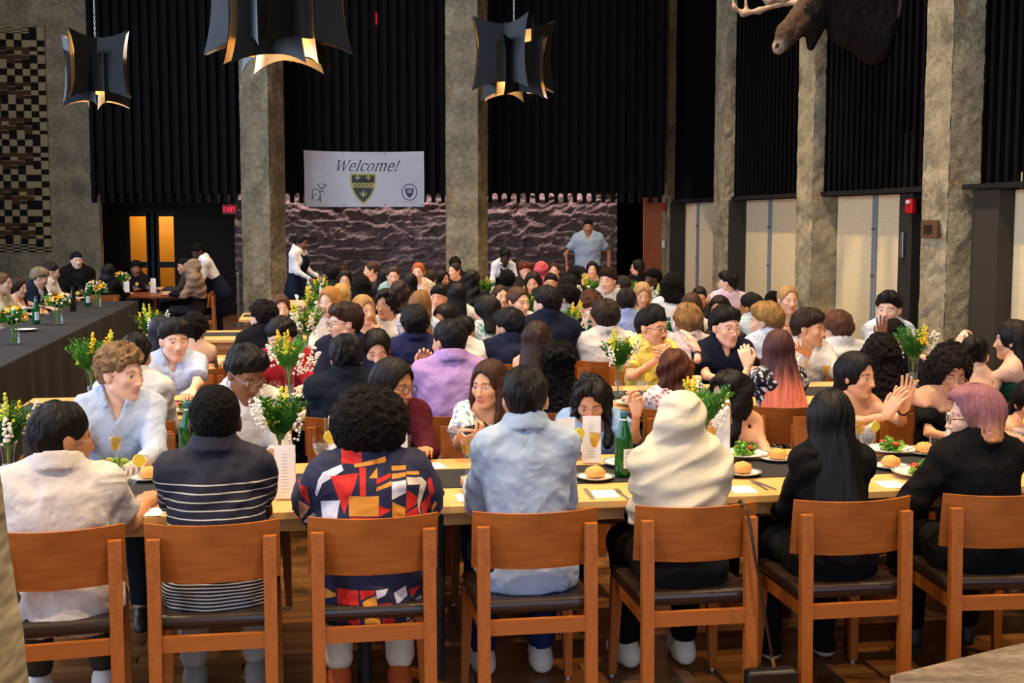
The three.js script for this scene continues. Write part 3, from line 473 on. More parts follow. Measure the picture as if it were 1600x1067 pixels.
sunflowers(22, 537, 'sunflower bouquet nearest on the black head table', 1.12, 0); sunflowers(91, 506, 'second sunflower bouquet along the black head table', 1.12, 1); sunflowers(152, 480, 'third sunflower bouquet along the black head table', 1.12, 2); { const f = sunflowers(189, 461, 'sunflower bouquet on the brown wooden table', 1.2, 3); f.position.y = 0.751; }
put(kits.bottle('green bottle between sunflower bouquets on the head table'), 57, 506, 0.772, 0.2); put(kits.bottle('green bottle beside the third sunflower bouquet'), 137, 478, 0.772, 0.2); put(kits.dark('dark bottle behind the second sunflower bouquet'), 114, 486, 0.772); put(kits.plate('plate beside the nearest sunflower bouquet'), 38, 517, 0.772); put(kits.flute('flute beside the green bottle on the head table'), 68, 504, 0.772); put(kits.goblet('goblet on the head table before the navy jacket'), 118, 476, 0.772); put(kits.flute('flute at the far end of the head table'), 128, 472, 0.772); put(kits.card('white menu card on the brown wooden table'), 198, 460, 0.751, 0.2); put(kits.goblet('goblet with lemon on the brown wooden table'), 211, 459, 0.751); put(kits.card('second white card on the brown wooden table'), 240, 457, 0.751, -0.2); put(kits.goblet('goblet by the right card on the brown wooden table'), 232, 458, 0.751); put(kits.plate('plate on the brown wooden table'), 262, 458, 0.751);

// ---------------------------------------------------------------- pendants
function pendant(px, py, depth, S, rot, label) {
  const g = thing('pendant_lamp', label, 'lamp', 'star-shaped metal pendants'); const p = atD(px, py, depth); g.position.copy(p); g.rotation.y = rot; g.scale.setScalar(S);
  const outM = std('#1c1f21', 0.42, { metalness: 0.6, side: THREE.DoubleSide }), inM = std('#cdb488', 0.35, { metalness: 0.75, side: THREE.DoubleSide });
  const sheet = (off, ph, Rm, w, hgt, flare) => { // folded plate: valley down the middle, four swept corners, concave edges
    const n = 16, m = 12, P = [], UV = [], I = [];
    for (let j = 0; j <= m; j++) for (let i = 0; i <= n; i++) { const a = i / n * 2 - 1, b = j / m * 2 - 1; const wide = w * (0.82 + 0.18 * b * b), tall = hgt * (0.78 + 0.22 * a * a); const x = a * wide, y = b * tall, z = Rm + Math.abs(a) * flare * (0.75 + 0.25 * b * b) + off; P.push(x * Math.cos(ph) + z * Math.sin(ph), y, -x * Math.sin(ph) + z * Math.cos(ph)); UV.push(a, b); }
    for (let j = 0; j < m; j++) for (let i = 0; i < n; i++) { const a = j * (n + 1) + i; I.push(a, a + 1, a + n + 2, a, a + n + 2, a + n + 1); }
    const q = new THREE.BufferGeometry(); q.setAttribute('position', new THREE.Float32BufferAttribute(P, 3)); q.setAttribute('uv', new THREE.Float32BufferAttribute(UV, 2)); q.setIndex(I); const r = q.toNonIndexed(); r.computeVertexNormals(); return r; };
  for (let k = 0; k < 4; k++) { const ph = k * Math.PI / 2; const o = mk('shade_plate', sheet(0, ph, 0.23, 0.33, 0.40, 0.13), outM, g); mk('inner_face', sheet(-0.006, ph, 0.23, 0.328, 0.398, 0.13), inM, o); mk('seam', cyl([Math.sin(ph) * 0.232, -0.31, Math.cos(ph) * 0.232], [Math.sin(ph) * 0.232, 0.33, Math.cos(ph) * 0.232], 0.005), std('#4a4d4e', 0.4, { metalness: 0.6 }), o); }
  for (let k = 0; k < 4; k++) { const ph = k * Math.PI / 2 + Math.PI / 4; const o = mk('shade_plate', sheet(0, ph, 0.16, 0.24, 0.34, 0.15).translate(0, -0.15, 0), outM, g); mk('inner_face', sheet(-0.006, ph, 0.16, 0.238, 0.338, 0.15).translate(0, -0.15, 0), inM, o); }
  mk('spider', merge([cyl([-0.3, 0.12, 0], [0.3, 0.12, 0], 0.006), cyl([0, 0.12, -0.3], [0, 0.12, 0.3], 0.006), cyl([0, 0.12, 0], [0, 0.02, 0], 0.03)]), M.black, g);
  mk('bulb', new THREE.SphereGeometry(0.055, 16, 12).translate(0, -0.04, 0), std('#fff2d8', 0.5, { emissive: '#ffe2bf', emissiveIntensity: 3 }), g);
  const l = new THREE.PointLight('#ffe0b8', PEND, 0, 2); l.position.y = -0.04; l.shadow.radius = 3; l.castShadow = true; g.add(l);
  const links = []; const top = (CEIL - p.y) / S; for (let y = 0.12, k = 0; y < top; y += 0.034, k++) { const t = new THREE.TorusGeometry(0.014, 0.0042, 5, 10); t.scale(0.7, 1.45, 1); if (k % 2) t.rotateY(Math.PI / 2); links.push(t.translate(0, y, 0)); }
  mk('chain', merge(links), M.steel, g); return g;
}
pendant(150, 104, 14.4, 0.92, 0.42, 'small star-shaped metal pendant lamp in front of the left wall');
pendant(803, 86, 14.4, 1.0, -0.42, 'star-shaped metal pendant lamp before the second concrete column');
pendant(434, -12, 8.3, 0.98, 0.75, 'large near star-shaped metal pendant cut by the top of the photo');

// ---------------------------------------------------------------- banner, tapestry, doors, exit sign
{
  const d = BD - 0.035, W = 186 / FOCAL * d, H = 87 / FOCAL * d;
  const tex = canvasTex(1496, 700, (c, w, h) => {
    c.fillStyle = '#f4f3f0'; c.fillRect(0, 0, w, h);
    c.fillStyle = '#1d2038'; c.font = 'italic 190px serif'; c.save(); c.translate(345, 245); const tw = c.measureText('Welcome!').width; c.transform(800 / tw, 0, -0.2, 1, 0, 0); c.fillText('Welcome!', 20, 0); c.restore();
    const shield = (x, y, ww, hh) => { c.beginPath(); c.moveTo(x - ww, y); c.lineTo(x + ww, y); c.bezierCurveTo(x + ww * 1.12, y + hh * 0.45, x + ww * 0.7, y + hh * 0.8, x, y + hh); c.bezierCurveTo(x - ww * 0.7, y + hh * 0.8, x - ww * 1.12, y + hh * 0.45, x - ww, y); c.closePath(); c.fill(); };
    const sx = 735; c.fillStyle = '#d6cf4a'; shield(sx, 272, 160, 400); c.fillStyle = '#14140c'; shield(sx, 296, 138, 344);
    c.fillStyle = '#e4dc6a'; c.fillRect(sx - 138, 394, 276, 62); c.strokeStyle = '#14140c'; c.lineWidth = 8; for (let i = 0; i < 5; i++) { const x = sx - 125 + i * 50; c.beginPath(); c.moveTo(x, 402); c.lineTo(x + 50, 448); c.moveTo(x + 50, 402); c.lineTo(x, 448); c.stroke(); }
    const fleur = (x, y, s) => { c.fillStyle = '#e4dc6a'; c.beginPath(); c.ellipse(x, y - 18 * s, 10 * s, 26 * s, 0, 0, 7); c.fill(); c.lineWidth = 9 * s; c.strokeStyle = '#e4dc6a'; for (const k of [-1, 1]) { c.beginPath(); c.moveTo(x, y + 14 * s); c.quadraticCurveTo(x + k * 26 * s, y + 8 * s, x + k * 26 * s, y - 14 * s); c.quadraticCurveTo(x + k * 34 * s, y - 24 * s, x + k * 40 * s, y - 4 * s); c.stroke(); } c.fillRect(x - 18 * s, y + 6 * s, 36 * s, 7 * s); c.beginPath(); c.moveTo(x - 8 * s, y + 10 * s); c.lineTo(x + 8 * s, y + 10 * s); c.lineTo(x, y + 44 * s); c.fill(); };
    fleur(sx - 68, 332, 0.85); fleur(sx + 68, 332, 0.85); fleur(sx, 545, 1.1);
    c.strokeStyle = '#1a1a1c'; c.fillStyle = '#1a1a1c'; c.lineWidth = 11; c.lineCap = 'round'; // ink sketch of an antlered animal
    for (const q of [[100, 480, 92, 620], [150, 540, 120, 560], [120, 470, 190, 500], [190, 500, 200, 620], [150, 620, 180, 600], [190, 520, 230, 470], [165, 415, 200, 470], [200, 470, 250, 450], [225, 410, 275, 430], [250, 450, 270, 430], [215, 500, 250, 520], [180, 560, 195, 640], [100, 560, 115, 620]]) { c.beginPath(); c.moveTo(q[0], q[1]); c.quadraticCurveTo((q[0] + q[2]) / 2 + 10, (q[1] + q[3]) / 2, q[2], q[3]); c.stroke(); }
    const ex = 1312; c.strokeStyle = '#7d8494'; c.lineWidth = 16; c.setLineDash([14, 6]); c.beginPath(); c.ellipse(ex, 515, 92, 100, 0, 0, 7); c.stroke(); c.setLineDash([]); c.fillStyle = '#252a44'; shield(ex, 465, 52, 122); c.fillStyle = '#b9bdc6'; c.fillRect(ex - 30, 480, 60, 48); c.strokeStyle = '#252a44'; c.lineWidth = 3; c.strokeRect(ex - 30, 480, 30, 48); c.fillStyle = '#9a9ea8'; for (let i = 0; i < 12; i++) c.fillRect(ex - 92 + i * 16, 637, 10, 8); for (let i = 0; i < 7; i++) c.fillRect(ex - 50 + i * 15, 412 - Math.sin(i / 6 * 3.14) * 8, 9, 9);
  });
  const g = new THREE.PlaneGeometry(W, H, 40, 20), p = g.attributes.position; for (let i = 0; i < p.count; i++) { const x = p.getX(i) / W * 2, y = p.getY(i) / H * 2; p.setY(i, p.getY(i) - 0.022 * (1 - x * x) * (y + 1) / 2 - 0.03 * (x + 1) / 2 * (y + 1) / 2 * 0.6); p.setZ(i, 0.03 * Math.sin((Math.abs(x) * 1.6 + y) * 3) * (y + 1) / 2 * Math.abs(x) + 0.012 * nz(x * 3, y * 3, 1)); } g.computeVertexNormals();
  const b = thing('welcome_banner', 'white welcome banner with a dark shield between two columns', 'banner'); b.position.copy(atD(569, 279, d)); mk('printed_sheet', g, std('#ffffff', 0.35, { map: tex, side: THREE.DoubleSide }), b);
  for (const x of [-0.49, -0.17, 0.17, 0.49]) for (const s of [-1, 1]) mk('grommet', new THREE.TorusGeometry(0.012, 0.004, 5, 10).translate(x * W, s * H * 0.465 - (s > 0 ? 0.03 : 0), 0.02), M.steel, b);
  for (const x of [-0.49, 0.49]) mk('hanging_cord', cyl([x * W, H * 0.46, 0.02], [x * W, H * 0.46 + 0.5, -0.1], 0.004), M.black, b);
}
{ // woven tapestry on the left wall
  const tex = canvasTex(512, 2048, (c, w, h) => {
    c.fillStyle = '#bfae7c'; c.fillRect(0, 0, w, h); const K = '#17140f', B = '#5d4226', D = '#3a2a1c'; const cw = w / 13; let y = 0, r = 0; seed = 33;
    const bands = [];
    for (let i = 0; i < 4; i++) bands.push(['w', 14]);
    for (let k = 0; k < 9; k++) { bands.push(['c', 60], ['c', 58], ['b', 40], ['m', 34], ['b', 44], ['m', 34], ['c', 50]); }
    for (const [t, bh] of bands) { r++; for (let i = 0; i < 13; i++) { let f = null; const edge = i > 10; if (edge) f = (Math.floor(y / 60) + i) % 2 ? K : null; else if (t === 'c') f = (i + r) % 2 ? (i > 6 && i < 9 ? K : K) : null; else if (t === 'w') f = (i + r) % 2 ? K : null; else if (t === 'b') f = (i + (r >> 1)) % 5 === 0 ? D : B; else f = [K, D, B, null][(i * 7 + r * 3) % 4]; if (f) { c.fillStyle = f; c.fillRect(i * cw, y, cw + 1, bh); } } c.fillStyle = 'rgba(214,197,142,0.8)'; if (t !== 'c') for (let i = 0; i < 11; i++) if ((i + r) % 2) c.fillRect(i * cw, y, cw, 6); y += bh; if (y > h) break; }
    for (let i = 0; i < 4; i++) for (let q = 0; q < 13; q++) { c.fillStyle = (i + q) % 2 ? K : '#bfae7c'; c.fillRect(q * cw, h - 60 + i * 15, cw, 15); }
  });
  const d = 24.4, w = 1.75, Hh = 4.15; const g = new THREE.BoxGeometry(w, Hh, 0.03, 20, 40, 1), p = g.attributes.position; for (let i = 0; i < p.count; i++) p.setZ(i, p.getZ(i) + 0.012 * Math.sin(p.getX(i) * 7 + p.getY(i)));
  g.computeVertexNormals(); const m = mk('tapestry', g, std('#ffffff', 0.95, { map: tex })); m.rotation.y = 0.22; const q = atD(-3, 219, 24.0); m.position.set(q.x, q.y, q.z); tag(m, 'woven checked tapestry in black, cream and brown on the left wall', 'tapestry');
}
{ // recess at left back: dark wall with lit glass doors and exit sign
  const d = 26.2, X = (px) => (px - 800) / FOCAL * d, wl = structGroup('wall_recess'), dm = std('#2a241c', 0.9);
  const seg = (a, b, y0, y1, z = -d, t = 0.15, mat = dm, name = 'masonry') => mk(name, box(X(b) - X(a), y1 - y0, t, (X(a) + X(b)) / 2, (y0 + y1) / 2, z), mat, wl);
  const yt = EYE + 3 / 76, yb = 0.0;
  seg(120, 202, 0, 2.8); seg(276, 372, 0, 2.8); seg(202, 276, 2.02, 2.8); seg(196, 372, 2.6, 2.75, -25.2, 2.0);
  const doors = [[205, 231], [250, 274]], doorGlass = new THREE.MeshPhysicalMaterial({ color: '#ffffff', roughness: 0.03, transmission: 1, thickness: 0, ior: 1.08 });
  doors.forEach(([a, b], k) => { const dr = structGroup('door_' + (k + 1)); const x0 = X(a), x1 = X(b), w = x1 - x0, fm = M.black; mk('stile', box(0.09, 2.02, 0.06, x0 - 0.045, 1.01, -d), fm, dr); mk('stile', box(0.09, 2.02, 0.06, x1 + 0.045, 1.01, -d), fm, dr); mk('rail', box(w, 0.1, 0.06, (x0 + x1) / 2, 1.98, -d), fm, dr); mk('rail', box(w, 0.12, 0.06, (x0 + x1) / 2, 0.95, -d), fm, dr); mk('rail', box(w, 0.3, 0.06, (x0 + x1) / 2, 0.15, -d), fm, dr); mk('pane', box(w, 1.0, 0.01, (x0 + x1) / 2, 1.45, -d), doorGlass, dr); mk('pane', box(w, 0.6, 0.01, (x0 + x1) / 2, 0.6, -d), doorGlass, dr); });
  seg(234, 247, 0, 2.02, -d, 0.06, M.black);
  // lit lobby behind the doors
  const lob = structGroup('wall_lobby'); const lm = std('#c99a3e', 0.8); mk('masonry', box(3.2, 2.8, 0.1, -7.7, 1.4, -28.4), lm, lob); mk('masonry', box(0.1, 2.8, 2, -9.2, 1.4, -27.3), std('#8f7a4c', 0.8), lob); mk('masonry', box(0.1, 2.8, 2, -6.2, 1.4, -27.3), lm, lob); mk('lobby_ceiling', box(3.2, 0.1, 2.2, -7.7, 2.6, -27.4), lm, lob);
  const lamp = thing('lobby_lamp', 'round lamp lighting the lobby behind the glass doors', 'lamp'); lamp.position.set(-7.6, 2.4, -27.4); mk('globe', new THREE.SphereGeometry(0.1, 16, 10), std('#fff', 0.4, { emissive: '#ffdf9a', emissiveIntensity: 4 }), lamp); const l = new THREE.PointLight('#ffd58a', 22, 0, 2); l.shadow.radius = 5; l.castShadow = true; lamp.add(l);
  const bk = [['#c02020', 0], ['#d8b820', 1], ['#3050a0', 2], ['#4a9a30', 3]]; for (const [c, i] of bk) { const m = mk('poster', box(0.1, 0.12, 0.01), std(c, 0.6)); m.position.set(-6.95 + i * 0.1, 1.17, -28.33); tag(m, ['red', 'yellow', 'blue', 'green'][i] + ' leaflet in the rack seen through the right glass door', 'leaflet'); }
  { const m = mk('poster', box(0.26, 0.1, 0.01), std('#b01c20', 0.6)); m.position.set(-6.98, 1.93, -28.33); tag(m, 'red notice high behind the right glass door', 'notice'); }
  // exit sign
  const ex = thing('exit_sign', 'red glowing EXIT sign at the dark doorway', 'exit sign'); ex.position.copy(atD(359, 327, 24.6)); mk('housing', rbox(0.29, 0.2, 0.06, 0.01), M.black, ex); const et = canvasTex(256, 176, (c, w, h) => { c.fillStyle = '#500008'; c.fillRect(0, 0, w, h); c.fillStyle = '#ff2040'; c.font = 'bold 120px sans-serif'; c.textAlign = 'center'; c.fillText('EXIT', w / 2, 130, w - 20); });
  const f = mk('face', new THREE.PlaneGeometry(0.27, 0.18), std('#000', 0.5, { emissive: '#ffffff', emissiveMap: et, emissiveIntensity: 3 }), ex); f.position.z = 0.032; const el = new THREE.PointLight('#ff2030', 0.25, 0, 2); el.position.z = 0.12; ex.add(el);
  mk('bracket', cyl([0, 0.1, 0], [0, 0.5, 0], 0.01), M.black, ex);
  // stanchion
  const st = thing('stanchion', 'thin steel rope stanchion by the left column', 'stanchion'); put(st, 373, 509, 0); mk('post', cyl([0, 0.01, 0], [0, 0.9, 0], 0.022), M.steel, st); mk('base', lathe([[0.001, 0.025], [0.03, 0.025], [0.13, 0.012], [0.135, 0.0], [0.001, 0]], 24), M.steel, st); mk('finial', new THREE.SphereGeometry(0.03, 12, 8).translate(0, 0.92, 0), M.steel, st);
  // red indicator lamp hanging in the slats
  const rl = thing('indicator_lamp', 'small red glowing lamp high in the black slats', 'lamp'); rl.position.copy(atD(588, 29, BD - 0.06)); mk('bulb', new THREE.CapsuleGeometry(0.014, 0.2, 4, 8), std('#300', 0.5, { emissive: '#ff1020', emissiveIntensity: 1.4 }), rl); const pl = new THREE.PointLight('#ff2030', 0.1, 0, 2); pl.position.z = 0.08; rl.add(pl);
}
{ // stone-topped low wall at the lower right corner
  const p = [[1.235, -4.03], [1.72, -4.31], [2.6, -4.75], [2.6, -3.2], [1.0, -3.2]]; const s = new THREE.Shape(); p.forEach(([x, z], i) => i ? s.lineTo(x, -z) : s.moveTo(x, -z)); const g = new THREE.ExtrudeGeometry(s, { depth: 0.4, bevelEnabled: true, bevelSize: 0.008, bevelThickness: 0.008, bevelSegments: 2 }).rotateX(-Math.PI / 2);
  struct('ledge', g, std('#ffffff', 0.7, { map: dataTex(512, (u, v) => { const k = 1 + tileNoise(u, v, 4, 14, 51) * 0.5 + tileNoise(u, v, 30, 60, 52) * 0.35; return [0.40 * k, 0.35 * k, 0.30 * k]; }, true) }));
}
// ---------------------------------------------------------------- implicit surfaces (surface nets)
function surface(f, lo, hi, c, paint, uvf) {
  const n = [0, 1, 2].map((i) => Math.ceil((hi[i] - lo[i]) / c) + 2), B = 6;
  const NX = n[0], NY = n[1], NZ = n[2], F = new Float32Array(NX * NY * NZ).fill(9), act = [];
  const rad = 0.87 * B * c * 1.35 + 0.012;
  for (let k = 0; k < NZ; k += B) for (let j = 0; j < NY; j += B) for (let i = 0; i < NX; i += B) {
    const d = f(lo[0] + (i + B / 2) * c, lo[1] + (j + B / 2) * c, lo[2] + (k + B / 2) * c);
    const i1 = Math.min(i + B, NX - 1), j1 = Math.min(j + B, NY - 1), k1 = Math.min(k + B, NZ - 1);
    if (Math.abs(d) > rad) { if (d < 0) for (let z = k; z <= k1; z++) for (let y = j; y <= j1; y++) for (let x = i; x <= i1; x++) { const q = (z * NY + y) * NX + x; if (F[q] === 9) F[q] = d; } continue; }
    for (let z = k; z <= k1; z++) for (let y = j; y <= j1; y++) for (let x = i; x <= i1; x++) { const q = (z * NY + y) * NX + x; if (F[q] === 9 || Math.abs(F[q]) > rad) { let v = f(lo[0] + x * c, lo[1] + y * c, lo[2] + z * c); if (x === 0 || y === 0 || z === 0 || x === NX - 1 || y === NY - 1 || z === NZ - 1) v = Math.max(v, 0.001); F[q] = v === 0 ? 1e-6 : v; } }
    act.push(i, j, k);
  }
  const vid = new Map(), P = [], I = [], st = [1, NX, NX * NY];
  const cells = [];
  for (let a = 0; a < act.length; a += 3) for (let z = act[a + 2]; z < Math.min(act[a + 2] + B, NZ - 1); z++) for (let y = act[a + 1]; y < Math.min(act[a + 1] + B, NY - 1); y++) for (let x = act[a]; x < Math.min(act[a] + B, NX - 1); x++) {
    const q = (z * NY + y) * NX + x; let m = 0, s = [0, 0, 0], cnt = 0;
    const v = [F[q], F[q + 1], F[q + NX], F[q + NX + 1], F[q + st[2]], F[q + st[2] + 1], F[q + st[2] + NX], F[q + st[2] + NX + 1]];
    for (let b = 0; b < 8; b++) if (v[b] < 0) m |= 1 << b; if (m === 0 || m === 255) continue;
    for (let b = 0; b < 8; b++) for (let ax = 0; ax < 3; ax++) { if (b & (1 << ax)) continue; const e = b | (1 << ax); if ((v[b] < 0) === (v[e] < 0)) continue; const t = v[b] / (v[b] - v[e]); s[0] += (b & 1) + (ax === 0 ? t : 0); s[1] += ((b >> 1) & 1) + (ax === 1 ? t : 0); s[2] += ((b >> 2) & 1) + (ax === 2 ? t : 0); cnt++; }
    vid.set(q, P.length / 3); P.push(lo[0] + (x + s[0] / cnt) * c, lo[1] + (y + s[1] / cnt) * c, lo[2] + (z + s[2] / cnt) * c); cells.push(q);
  }
  for (const q of cells) for (let ax = 0; ax < 3; ax++) {
    const s0 = F[q] < 0, s1 = F[q + st[ax]] < 0; if (s0 === s1) continue; const u = st[(ax + 1) % 3], w = st[(ax + 2) % 3];
    const a = vid.get(q), b = vid.get(q - u), d = vid.get(q - w), e = vid.get(q - u - w); if (a === undefined || b === undefined || d === undefined || e === undefined) continue;
    if (s0) I.push(a, b, e, a, e, d); else I.push(a, e, b, a, d, e);
  }
  const g = new THREE.BufferGeometry(); g.setAttribute('position', new THREE.Float32BufferAttribute(P, 3)); g.setIndex(I);
  const C = new Float32Array(P.length), nV = P.length / 3; for (let i = 0; i < nV; i++) { const k = paint(P[i * 3], P[i * 3 + 1], P[i * 3 + 2]); C[i * 3] = k[0]; C[i * 3 + 1] = k[1]; C[i * 3 + 2] = k[2]; }
  g.setAttribute('color', new THREE.BufferAttribute(C, 3));
  const U = new Float32Array(nV * 2); if (uvf) for (let i = 0; i < nV; i++) { const k = uvf(P[i * 3], P[i * 3 + 1], P[i * 3 + 2]); U[i * 2] = k[0]; U[i * 2 + 1] = k[1]; } g.setAttribute('uv', new THREE.BufferAttribute(U, 2));
  g.computeVertexNormals(); return g;
}
const smin = (a, b, k) => { const h = Math.max(k - Math.abs(a - b), 0) / k; return Math.min(a, b) - h * h * k * 0.25; };
const smax = (a, b, k) => -smin(-a, -b, k);
function capsule(a, b, r1, r2) {
  const bx = b[0] - a[0], by = b[1] - a[1], bz = b[2] - a[2], L = 1 / Math.max(1e-9, bx * bx + by * by + bz * bz);
  return (x, y, z) => { const px = x - a[0], py = y - a[1], pz = z - a[2]; const h = clamp((px * bx + py * by + pz * bz) * L, 0, 1); const dx = px - bx * h, dy = py - by * h, dz = pz - bz * h; return Math.sqrt(dx * dx + dy * dy + dz * dz) - r1 - (r2 - r1) * h; };
}
function ell(x, y, z, cx, cy, cz, rx, ry, rz) { const a = (x - cx) / rx, b = (y - cy) / ry, c = (z - cz) / rz, k0 = Math.sqrt(a * a + b * b + c * c), u = a / rx, v = b / ry, w = c / rz, k1 = Math.sqrt(u * u + v * v + w * w); return k1 < 1e-9 ? -Math.min(rx, ry, rz) : k0 * (k0 - 1) / k1; }
const vadd = (a, b, k = 1) => [a[0] + b[0] * k, a[1] + b[1] * k, a[2] + b[2] * k], vsub = (a, b) => [a[0] - b[0], a[1] - b[1], a[2] - b[2]], vlen = (a) => Math.hypot(...a), vnorm = (a) => { const l = vlen(a) || 1; return [a[0] / l, a[1] / l, a[2] / l]; }, vcross = (a, b) => [a[1] * b[2] - a[2] * b[1], a[2] * b[0] - a[0] * b[2], a[0] * b[1] - a[1] * b[0]], vdot = (a, b) => a[0] * b[0] + a[1] * b[1] + a[2] * b[2];
const vmix = (a, b, t) => [a[0] + (b[0] - a[0]) * t, a[1] + (b[1] - a[1]) * t, a[2] + (b[2] - a[2]) * t];

const strandTex = dataTex(512, (u, v) => 0.5 + tileNoise(u, v, 90, 3, 61) * 0.5 + tileNoise(u, v, 40, 2, 62) * 0.4);
const wrinkleTex = dataTex(1024, (u, v) => { const w = tileNoise(u, v, 5, 5, 71) * 0.09; const a = 1 - Math.abs(tileNoise(u + w, v, 9, 12, 72)) * 2.6, b = 1 - Math.abs(tileNoise(u - w, v + w, 22, 17, 73)) * 2.6; return 0.45 + a * 0.26 + b * 0.16 + tileNoise(u, v, 5, 5, 74) * 0.3; });
const curlTex = dataTex(512, (u, v) => 0.5 + tileNoise(u, v, 26, 26, 81) * 0.7 + tileNoise(u, v, 60, 60, 82) * 0.4);
const tuftTex = dataTex(512, (u, v) => { const w = tileNoise(u, v, 6, 6, 91) * 0.12; return 0.5 + tileNoise(u + w, v, 60, 7, 92) * 0.55 + tileNoise(u + w, v, 24, 5, 93) * 0.5; });
const SKIN = new THREE.MeshPhysicalMaterial({ vertexColors: true, roughness: 0.52, sheen: 0.15, sheenRoughness: 0.6 }), HAIR = new THREE.MeshPhysicalMaterial({ vertexColors: true, roughness: 0.5, specularIntensity: 0.4, bumpMap: strandTex, bumpScale: 0.003 }), SHORTHAIR = new THREE.MeshPhysicalMaterial({ vertexColors: true, roughness: 0.55, specularIntensity: 0.4, bumpMap: tuftTex, bumpScale: 0.012 }), WOOLLY = new THREE.MeshPhysicalMaterial({ roughness: 0.9, specularIntensity: 0.3, vertexColors: true, bumpMap: curlTex, bumpScale: 0.014 }), FABRIC = new THREE.MeshPhysicalMaterial({ vertexColors: true, roughness: 0.85, specularIntensity: 0.25, bumpMap: wrinkleTex, bumpScale: 0.009 });

// ---------------------------------------------------------------- head, hand, hair
function headField(x, y, z, fem) {                                // head frame: origin mid-head, y up, z forward, chin at -0.115
  const ax = Math.abs(x);
  let d = ell(x, y, z, 0, 0.03, -0.012, 0.075, 0.087, 0.094);
  d = smin(d, ell(x, y, z, 0, -0.036, 0.026, 0.0565, 0.079, 0.066), 0.03);
  const jx = ax, jaw = (() => { const a = [0.05, -0.058, 0.004], b = [0.012, -0.096, 0.062]; const bx = b[0] - a[0], by = b[1] - a[1], bz = b[2] - a[2]; const h = clamp(((jx - a[0]) * bx + (y - a[1]) * by + (z - a[2]) * bz) / (bx * bx + by * by + bz * bz), 0, 1); return Math.hypot(jx - a[0] - bx * h, y - a[1] - by * h, z - a[2] - bz * h) - (fem ? 0.0165 : 0.0195); })();
  d = smin(d, jaw, 0.025);
  d = smin(d, Math.hypot(ax - 0.041, y + 0.02, z - 0.06) - 0.02, 0.022);
  d = smin(d, (() => { const h = clamp(ax / 0.036, 0, 1); return Math.hypot(ax - 0.036 * h, y - 0.025 + 0.004 * h, z - 0.08 + 0.012 * h) - (fem ? 0.0095 : 0.0115); })(), 0.014);
  const es = Math.hypot(ax - 0.031, (y - 0.004) * 1.15, z - 0.097) - 0.0165; d = smax(d, -es, 0.012);
  d = smin(d, (() => { const t = clamp((0.014 - y) / 0.046, 0, 1); return Math.hypot(x, y - 0.014 + 0.046 * t, z - 0.083 - 0.020 * t) - 0.0075 - 0.0045 * t; })(), 0.012);
  d = smin(d, Math.hypot(ax - 0.0115, y + 0.035, z - 0.094) - 0.0085, 0.006);
  d = Math.min(d, Math.hypot(ax - 0.031, y - 0.003, z - 0.072) - 0.0128);
  d = smin(d, (() => { const t = clamp(ax / 0.032, 0, 1); return Math.hypot(ax - 0.032 * t, y - 0.0125 + 0.006 * t * t, z - 0.083 + 0.013 * t) - 0.005; })() + (ax < 0.018 ? (0.018 - ax) : 0), 0.004);
  const lip = (yc, w, r) => { const t = clamp(ax / w, 0, 1); return Math.hypot(ax - w * t, y - yc - 0.002 * t, z - 0.0885 + 0.011 * t * t) - r * (1 - 0.45 * t); };
  d = smin(d, lip(-0.0585, 0.021, 0.0062), 0.006); d = smin(d, lip(-0.068, 0.018, 0.0072), 0.006);
  d = smin(d, Math.hypot(x, (y + 0.093) * 1.1, z - 0.073) - 0.0165, 0.018);
  d = smin(d, ell(x < 0 ? -x : x, y, z, 0.0765, -0.004, -0.012 - (y + 0.004) * 0.2, 0.0105, 0.031, 0.019), 0.008);
  return d;
}
function facePaint(sk, brow, fem, detail) {
  const lip = [Math.min(1, sk[0] * (fem ? 0.86 : 0.84)), sk[1] * (fem ? 0.5 : 0.62), sk[2] * (fem ? 0.55 : 0.66)];
  return (x, y, z) => {
    const ax = Math.abs(x);
    if (z > 0.045) {
      const ex = ax - 0.031, ey = y - 0.003;
      if (Math.hypot(ex * 0.7, ey * 1.75) < 0.0094 && z > 0.07) { const r = Math.hypot(ex, ey); return r < 0.006 ? [0.025, 0.016, 0.012] : ey > 0.003 ? [0.03, 0.02, 0.016] : [0.5, 0.46, 0.43]; }
      if (Math.abs(y - 0.0262 + (ax - 0.03) * (ax > 0.03 ? 0.25 : -0.1)) < 0.0045 && ax > 0.013 && ax < 0.05) return [sk[0] * 0.3 + brow[0] * 0.7, sk[1] * 0.3 + brow[1] * 0.7, sk[2] * 0.3 + brow[2] * 0.7];
      if (ax < 0.0225 && y < -0.0535 && y > -0.0755 && z > 0.07) return lip;
      if (Math.hypot(ax - 0.0075, y + 0.042) < 0.004) return [sk[0] * 0.45, sk[1] * 0.38, sk[2] * 0.36];
    }
    const n = 1 + nz(x * 30, y * 30, z * 30) * 0.06; return [sk[0] * n, sk[1] * n, sk[2] * n];
  };
}
